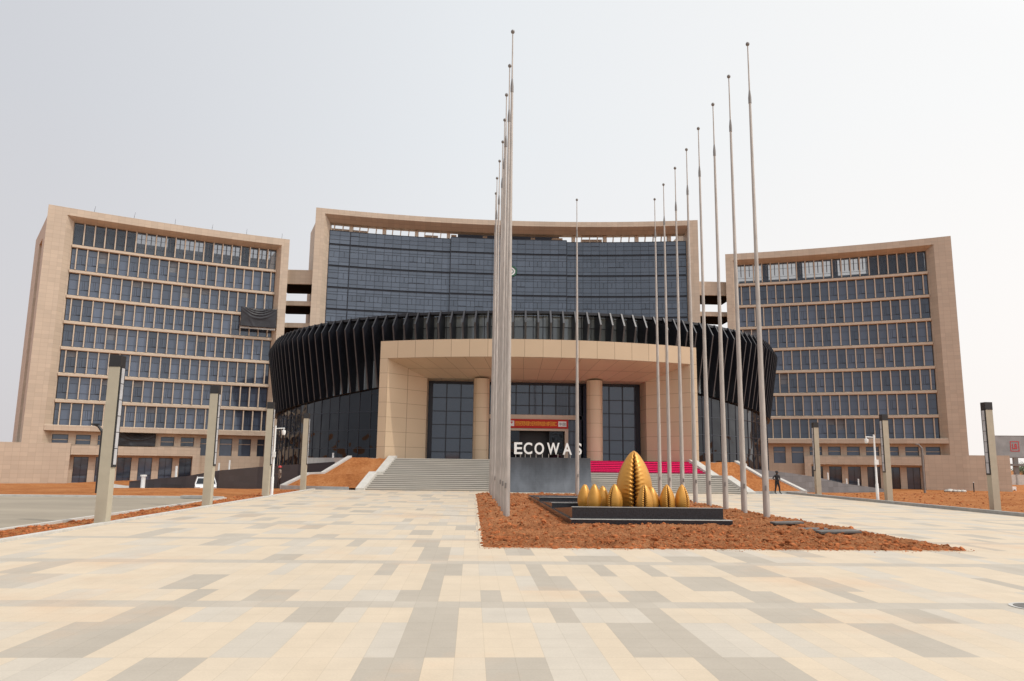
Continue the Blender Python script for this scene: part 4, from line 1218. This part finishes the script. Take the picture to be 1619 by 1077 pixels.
# ------------------------------------------------------------------ white car sunk behind the mound
def car(x, y_, z, rz):
    t = thing('parked_car', 'white car with only its roof showing behind the soil mound', 'car', (x, y_, z), rz)
    b = MB()   # length along y
    secs = [(-2.1, .45, .72, .80), (-1.95, .35, .84, .86), (-1.0, .3, .98, .88), (.9, .3, 1.0, .88), (1.9, .32, .98, .86), (2.1, .45, .85, .8)]
    for i in range(len(secs) - 1):
        (ya, la, ha, wa), (yb, lb_, hb, wb) = secs[i], secs[i + 1]
        A = [(-wa, ya, la), (wa, ya, la), (wa * .95, ya, ha), (-wa * .95, ya, ha)]; B = [(-wb, yb, lb_), (wb, yb, lb_), (wb * .95, yb, hb), (-wb * .95, yb, hb)]
        for q in range(4): w = (q + 1) % 4; b.poly([A[q], A[w], B[w], B[q]])
        if i == 0: b.poly(A)
        if i == len(secs) - 2: b.poly(B)
    b.build('body', M['car'], t, smooth=True)
    c = MB(); cab = [(-1.05, .97, .80), (-.35, 1.42, .66), (.2, 1.52, .66), (.9, 1.50, .66), (1.75, .99, .78)]
    r = MB()
    for i in range(4):
        (ya, ha, wa), (yb, hb, wb) = cab[i], cab[i + 1]
        m_ = r if i in (1, 2) else c
        m_.poly([(-wa, ya, ha), (wa, ya, ha), (wb, yb, hb), (-wb, yb, hb)])
        for sg in (-1, 1): c.poly([(sg * .82, ya, .97), (sg * .82, yb, .97), (sg * wb, yb, hb), (sg * wa, ya, ha)])
        for sg in (-1, 1): r.tube((sg * wa, ya, ha), (sg * wb, yb, hb), .045, .045, 6)
    c.build('window', M['drum_glass'], t); r.build('roof', M['car'], t, smooth=True)
    for sx in (-1, 1):
        for sy in (-1.3, 1.3):
            w = MB(); w.tube((sx * .68, sy, .32), (sx * .88, sy, .32), .32, .32, 18); wh = w.build('wheel', M['rubber'], t)
            w = MB(); w.tube((sx * .885, sy, .32), (sx * .895, sy, .32), .2, .2, 14); rm = w.build('rim', M['galv'], None); rm.parent = wh
        w = MB(); w.box(sx * .6 - .15, sx * .6 + .15, -2.13, -2.06, .62, .76); w.build('headlight', M['diffuser'], t)
car(-22.5, 66.5, hgt(-22.5, 66.5) + .28, .35)

# ------------------------------------------------------------------ people
def person(label, loc, rz, J, edges_, mats_fn, mlist, hat=None):
    me = bpy.data.meshes.new('person')
    names = list(J); idx = {n: i for i, n in enumerate(names)}
    me.from_pydata([J[n][0] for n in names], [(idx[a], idx[b]) for a, b in edges_], [])
    o = bpy.data.objects.new('person', me); COL.objects.link(o)
    sk = o.modifiers.new('skin', 'SKIN')
    for i, n in enumerate(names):
        v = me.skin_vertices[0].data[i]; r = J[n][1]; v.radius = (r, r) if not isinstance(r, tuple) else r; v.use_root = (n == 'pelvis')
    ss = o.modifiers.new('sub', 'SUBSURF'); ss.levels = 2
    bpy.context.view_layer.update()
    m2 = bpy.data.meshes.new_from_object(o.evaluated_get(bpy.context.evaluated_depsgraph_get()))
    bpy.data.objects.remove(o); bpy.data.meshes.remove(me)
    m2.materials.clear()
    for m_ in mlist: m2.materials.append(m_)
    for p in m2.polygons:
        p.use_smooth = True; p.material_index = mats_fn(p.center)
    o = link(bpy.data.objects.new('person', m2))
    o.location = loc; o.rotation_euler = (0, 0, rz); o.scale = (1.12, 1.12, 1.03)
    tag(o, label, 'person', 'people')
    if hat == 'helmet':
        b = MB(); b.lathe((J['head'][0][0], J['head'][0][1], J['head'][0][2] + .03), [(.14, -.02), (.125, .0), (.12, .06), (.08, .12), (0, .14)], 16); b.build('helmet', M['helmet'], o, smooth=True)
    else:
        b = MB(); b.lathe((J['head'][0][0], J['head'][0][1] + .01, J['head'][0][2] + .02), [(.104, -.03), (.108, .03), (.085, .10), (0, .125)], 14); b.build('hair', M['black'], o, smooth=True)
    h = Vector(J['head'][0])
    b = MB()
    for sx in (-1, 1): b.box(h.x + sx * .035 - .014, h.x + sx * .035 + .014, h.y - .098, h.y - .085, h.z - .005, h.z + .008)
    b.build('eyes', M['black'], o)
    b = MB(); b.prism_x([(h.y - .085, h.z + .01), (h.y - .118, h.z - .035), (h.y - .085, h.z - .04)], h.x - .015, h.x + .015); b.build('nose', M['skin'], o)
    b = MB(); b.box(h.x - .025, h.x + .025, h.y - .092, h.y - .08, h.z - .068, h.z - .058); b.build('mouth', M['gold_dark'], o)
    return o
def skeleton(stride, hands, arms):
    J = {'pelvis': ((0, 0, .93), (.155, .11)), 'waist': ((0, 0, 1.08), (.14, .10)), 'chest': ((0, 0, 1.30), (.17, .115)), 'neck0': ((0, 0, 1.44), .075), 'neck': ((0, -.01, 1.50), .055), 'head': ((0, -.02, 1.60), (.082, .095)), 'crown': ((0, -.01, 1.68), .07)}
    E_ = [('pelvis', 'waist'), ('waist', 'chest'), ('chest', 'neck0'), ('neck0', 'neck'), ('neck', 'head'), ('head', 'crown')]
    for s_, sg in (('l', -1), ('r', 1)):
        st_ = stride * sg
        J['hip' + s_] = ((.09 * sg, 0, .88), .095); J['knee' + s_] = ((.10 * sg + .02 * sg, -.5 * st_ - .03, .49), .062); J['ank' + s_] = ((.11 * sg + .03 * sg, -st_, .09), .042); J['toe' + s_] = ((.12 * sg + .03 * sg, -st_ - .16, .035), .035)
        E_ += [('pelvis', 'hip' + s_), ('hip' + s_, 'knee' + s_), ('knee' + s_, 'ank' + s_), ('ank' + s_, 'toe' + s_)]
        sh, el, wr, hd = arms[s_]
        J['sh' + s_] = (sh, .062); J['el' + s_] = (el, .046); J['wr' + s_] = (wr, .032); J['hd' + s_] = (hd, .034)
        E_ += [('chest', 'sh' + s_), ('sh' + s_, 'el' + s_), ('el' + s_, 'wr' + s_), ('wr' + s_, 'hd' + s_)]
        w, h = Vector(wr), Vector(hd); d = (h - w).normalized(); side = Vector((0, 1, 0)) if abs(d.y) < .7 else Vector((1, 0, 0))
        for i, (off, ln) in enumerate(((-.028, .06), (-.010, .075), (.009, .07), (.027, .055))):
            J['f%d%s' % (i, s_)] = (tuple(h + d * .04 + side * off), .010); J['g%d%s' % (i, s_)] = (tuple(h + d * (.04 + ln) + side * off * 1.15 + Vector((-.012 * sg, 0, 0))), .008)
            E_ += [('hd' + s_, 'f%d%s' % (i, s_)), ('f%d%s' % (i, s_), 'g%d%s' % (i, s_))]
        J['t' + s_] = (tuple(h + d * .02 - side * .05), .011); E_.append(('hd' + s_, 't' + s_))
    return J, E_
armsA = {'l': ((-.19, 0, 1.38), (-.24, .02, 1.12), (-.14, -.17, 1.08), (-.07, -.21, 1.10)), 'r': ((.19, 0, 1.38), (.25, .03, 1.11), (.29, -.07, .88), (.30, -.09, .80))}
J, E_ = skeleton(.14, 1, armsA)
def matA(c):
    if c.z > 1.46: return 0
    if abs(c.x) > .2 and c.z < 1.2: return 0
    if c.z > .80 and abs(c.x) < .34 : return 1
    return 2
person('person walking in red helmet, patterned shirt and dark trousers by the soil bank', (-15.15, 61.7, hgt(-15.15, 61.7) + .02), R(-70), J, E_, matA, [M['skin'], M['cloth_pattern'], M['trousers']], 'helmet')
armsB = {'l': ((-.19, 0, 1.38), (-.36, .05, 1.16), (-.20, -.04, 1.03), (-.14, -.08, 1.02)), 'r': ((.19, 0, 1.38), (.34, .05, 1.15), (.20, -.06, 1.04), (.14, -.09, 1.03))}
J, E_ = skeleton(.10, 1, armsB)
person('person in black clothes standing with hands on hips at the plaza edge', (23.9, 58.95, .0), R(25), J, E_, lambda c: 0 if (c.z > 1.46 or (c.z < 1.1 and abs(c.x) > .12 and c.z > .99)) else 1, [M['skin'], M['cloth_dark']])
b = MB(); b.box(20.9, 25.25, 58.0, 61.2, -.4, -.002); struct(b.build('pavement', M['kerb_pale']))

# ------------------------------------------------------------------ small things
def plank(x, y_, l, w, rz, lb):
    b = MB(); b.box(-l / 2, l / 2, -w / 2, w / 2, 0, .07)
    o = b.build('stone_plank', M['slate']); o.location = (x, y_, bedh(x, y_) + .035); o.rotation_euler = (.02, -.03, rz)
    tag(o, lb, 'stone plank', 'stone planks on the soil')
    bv = o.modifiers.new('bevel', 'BEVEL'); bv.width = .012; bv.segments = 2
plank(11.05, 26.55, 1.05, .45, .05, 'grey stone plank on red soil, closest to the flagpoles')
plank(11.25, 25.05, 1.0, .45, -.03, 'middle one of three grey stone planks on red soil')
plank(11.30, 23.35, 1.25, .55, -.06, 'longest grey stone plank on red soil, closest to the pale paving')
mh = thing('manhole_cover', 'round dark manhole cover in a pale ring on the paving', 'manhole cover', (8.78, 11.78, .004))
b = MB(); b.lathe((0, 0, 0), [(.30, 0), (.36, 0), (.36, .006), (.30, .006)], 36); b.build('ring', M['concrete'], mh)
b = MB(); b.lathe((0, 0, 0), [(0, .008), (.29, .008), (.29, 0)], 36); b.build('lid', M['slate'], mh)
# drain kerb stub at the road end
b = MB(); b.box(-15.7, -14.1, 42.6, 43.1, .0, .16); b.box(-15.5, -14.3, 42.55, 42.6, .02, .12)
tag(b.build('drain_block', M['kerb']), 'low grey drain block at the end of the road kerb', 'drain block')

# billboard beyond the podium
bb = thing('billboard', 'grey billboard with a red square mark on a dark post', 'billboard', (117.8, 160, -1.2), R(-12))
b = MB(); b.box(-4.0, 5.2, -.3, .3, 6.0, 10.5); b.build('panel', M['board'], bb)
b = MB(); b.box(-4.05, 5.25, -.32, .32, 5.8, 6.0); b.box(-4.05, 5.25, -.32, .32, 10.5, 10.62); b.box(5.2, 6.1, -.3, 2.5, 5.9, 10.4); b.build('frame', M['galv_dark'], bb)
b = MB(); b.box(-.42, .42, -.4, .4, -1, 5.8); b.build('post', M['galv_dark'], bb)
b = MB(); b.box(-1.6, 1.2, -.9, .9, 4.1, 4.55); b.build('crossbar', M['galv_dark'], bb)
b = MB()
b.box(-.9, -.75, -.34, -.305, 7.2, 9.4); b.box(.75, .9, -.34, -.305, 7.2, 9.4); b.box(-.75, .75, -.34, -.305, 7.2, 7.35); b.box(-.75, .75, -.34, -.305, 9.25, 9.4)
b.build('mark', M['redmark'], bb)
text_mesh('LB', 1, .01, M['redmark'], 'mark', bb, (-.5, -.33, 7.7), fit=(1.0, 1.2), bold=.03)
# white lettered sign
ws = thing('white_sign', 'low white sign with dark letters TAE at the podium corner', 'sign', (79.0, 109, -1.6), 0)
b = MB(); b.box(-1.2, .95, -.08, .08, .1, 1.25); b.build('board', M['white'], ws)
text_mesh('TAE', 1, .01, M['black'], 'lettering', ws, (-.35, -.10, .2), fit=(1.15, .62), bold=.03)
# concrete wall and bushes far right
wl = thing('boundary_wall', 'low grey boundary wall beyond the podium corner', 'wall', (110, 150, -1.2))
b = MB(); b.box(-9, 60, -.15, .15, -.5, 2.3, 0); b.box(-14, -9.3, -1.2, .15, -.5, 4.0, 1); b.build('wall', [M['concrete'], M['kerb']], wl)
b = MB()
for i in range(16): b.box(-9 + 4.6 * i, -8.7 + 4.6 * i, -.24, -.151, -.5, 2.4)
b.build('pilasters', M['kerb'], wl)
def tree(x, y_, z, h, r, seed, lb):
    t = thing('leafy_tree', lb, 'tree', (x, y_, z), 0, 'trees beyond the boundary wall')
    rd = random.Random(seed)
    b = MB(); b.tube((0, 0, -.5), (.1, 0, h * .5), .16, .1, 8)
    tips = []
    for i in range(7):
        a = rd.uniform(0, 6.28); e_ = Vector((math.cos(a) * r * .6, math.sin(a) * r * .6, h * rd.uniform(.55, .9))); tips.append(e_)
        b.tube((.1, 0, h * rd.uniform(.25, .5)), e_, .07, .02, 6)
    b.build('trunk', M['bark'], t)
    c = MB()
    for i in range(1500):
        tp = rd.choice(tips); p = tp + Vector((rd.gauss(0, r * .28), rd.gauss(0, r * .28), rd.gauss(0, h * .12)))
        u = Vector((rd.gauss(0, 1), rd.gauss(0, 1), rd.gauss(0, 1))).normalized(); w = u.orthogonal().normalized(); s_ = rd.uniform(.10, .22)
        c.poly([p - u * s_, p + w * s_ * .5, p + u * s_, p - w * s_ * .5])
    o = c.build('crown', M['leaf'], t)
tree(143, 192, -1.2, 4.6, 2.6, 1, 'dusty green tree under the billboard, closest to its post')
tree(150, 200, -1.2, 5.4, 3.0, 2, 'dusty green tree at the far edge beyond the boundary wall')

# rubble heap of white bags and a few posts in front of the right podium
def marker(x, y_, lb):
    z = hgt(x, y_); t = thing('marker_post', lb, 'post', (x, y_, z), 0, 'marker posts before the podium')
    b = MB(); b.tube((0, 0, -.3), (0, 0, 1.25), .07, .07, 8); b.build('shaft', M['black'], t)
    b = MB(); b.tube((0, 0, 1.25), (0, 0, 1.33), .10, .08, 8); b.build('cap', M['white'], t)
marker(66.8, 99, 'thin dark marker post before the blank podium, left of its pair'); marker(70.6, 99.5, 'thin dark marker post before the blank podium, nearer the white sign')
b = MB()
for i in range(7):
    x = random.uniform(-1.1, 1.1); b.lathe((x, random.uniform(-.3, .3), .12 + .25 * (1 - abs(x)) * (i % 2)), [(0, -.2), (.3, -.12), (.38, 0), (.26, .16), (0, .2)], 10)
o = b.build('sack_heap', M['kerb_pale'], smooth=True); o.location = (63.0, 97, hgt(63, 97)); tag(o, 'pale heap of sacks lying before the podium wall', 'sacks')

# ------------------------------------------------------------------ camera
cam = bpy.data.cameras.new('camera'); co = bpy.data.objects.new('camera', cam); COL.objects.link(co)
r_ = Vector((.99853072, -.05276955, .01231993)); u_ = Vector((-.02061594, -.15968414, .98695287)); f_ = Vector((.05011376, .98575674, .16053741))
co.matrix_world = Matrix(((r_.x, u_.x, -f_.x, 0), (r_.y, u_.y, -f_.y, 0), (r_.z, u_.z, -f_.z, 2.1), (0, 0, 0, 1)))
cam.sensor_width = 36; cam.lens = 36 * 1194.6 / 1619; cam.clip_end = 6000; cam.clip_start = .1
S.camera = co

# ------------------------------------------------------------------ light
SUN_EL, SUN_AZ = math.radians(55), math.radians(117)       # azimuth clockwise from +Y
w = bpy.data.worlds.new('World'); S.world = w; w.use_nodes = True
nt = w.node_tree; bg = nt.nodes['Background']
sky = nt.nodes.new('ShaderNodeTexSky'); sky.sky_type = 'NISHITA'; sky.sun_disc = False
sky.sun_elevation = SUN_EL; sky.sun_rotation = SUN_AZ; sky.air_density = 1.0; sky.dust_density = 6.0; sky.ozone_density = 1.0; sky.altitude = 300
hs = nt.nodes.new('ShaderNodeHueSaturation'); hs.inputs['Saturation'].default_value = .3
nt.links.new(sky.outputs[0], hs.inputs['Color'])
# thick dry-season haze: pale veil, brighter towards the sun, warmer near the horizon
tc = nt.nodes.new('ShaderNodeTexCoord'); sx = nt.nodes.new('ShaderNodeSeparateXYZ'); nt.links.new(tc.outputs['Generated'], sx.inputs[0])
mr = nt.nodes.new('ShaderNodeMapRange'); mr.inputs[1].default_value = -1; mr.inputs[2].default_value = 1; nt.links.new(sx.outputs['X'], mr.inputs[0])
HZ = 1 / .15
def hz(c): return [x * HZ for x in c]
rp = ramp(nt, [(.10, hz((.60, .615, .65))), (.26, hz((.665, .68, .72))), (.50, hz((.845, .875, .905))), (.72, hz((.97, .975, .975))), (1., hz((1.08, 1.07, 1.05)))])
nt.links.new(mr.outputs[0], rp.inputs[0])
wm = nt.nodes.new('ShaderNodeMapRange'); wm.inputs[1].default_value = 0.; wm.inputs[2].default_value = .40; nt.links.new(sx.outputs['Z'], wm.inputs[0])
wr = ramp(nt, [(0., (1.05, .99, .955)), (1., (1., 1., 1.))]); nt.links.new(wm.outputs[0], wr.inputs[0])
mu = nt.nodes.new('ShaderNodeMix'); mu.data_type = 'RGBA'; mu.blend_type = 'MULTIPLY'; mu.inputs[0].default_value = 1
nt.links.new(rp.outputs[0], mu.inputs[6]); nt.links.new(wr.outputs[0], mu.inputs[7])
# bright haze round the sun itself (outside the frame)
vd = nt.nodes.new('ShaderNodeVectorMath'); vd.operation = 'DOT_PRODUCT'; nt.links.new(tc.outputs['Generated'], vd.inputs[0])
vd.inputs[1].default_value = (math.sin(SUN_AZ) * math.cos(SUN_EL), math.cos(SUN_AZ) * math.cos(SUN_EL), math.sin(SUN_EL))
gr_ = nt.nodes.new('ShaderNodeMapRange'); gr_.interpolation_type = 'SMOOTHSTEP'; gr_.inputs[1].default_value = .45; gr_.inputs[2].default_value = 1.; gr_.inputs[3].default_value = 1.; gr_.inputs[4].default_value = 1.9
nt.links.new(vd.outputs['Value'], gr_.inputs[0])
mg = nt.nodes.new('ShaderNodeMix'); mg.data_type = 'RGBA'; mg.blend_type = 'MULTIPLY'; mg.inputs[0].default_value = 1; mg.clamp_result = False
nt.links.new(mu.outputs[2], mg.inputs[6]); nt.links.new(gr_.outputs[0], mg.inputs[7])
mz = nt.nodes.new('ShaderNodeMix'); mz.data_type = 'RGBA'; mz.inputs[0].default_value = .92
nt.links.new(hs.outputs[0], mz.inputs[6]); nt.links.new(mg.outputs[2], mz.inputs[7])
nt.links.new(mz.outputs[2], bg.inputs['Color'])
bg.inputs['Strength'].default_value = .15
sun = bpy.data.lights.new('sun', 'SUN'); so = bpy.data.objects.new('sun', sun); COL.objects.link(so)
sun.energy = 1.55; sun.angle = math.radians(.6); sun.color = (1., .93, .82)
d = Vector((math.sin(SUN_AZ) * math.cos(SUN_EL), math.cos(SUN_AZ) * math.cos(SUN_EL), math.sin(SUN_EL)))
so.rotation_euler = d.to_track_quat('Z', 'Y').to_euler()
S.view_settings.view_transform = 'Standard'; S.view_settings.look = 'None'; S.view_settings.exposure = 0; S.view_settings.gamma = 1
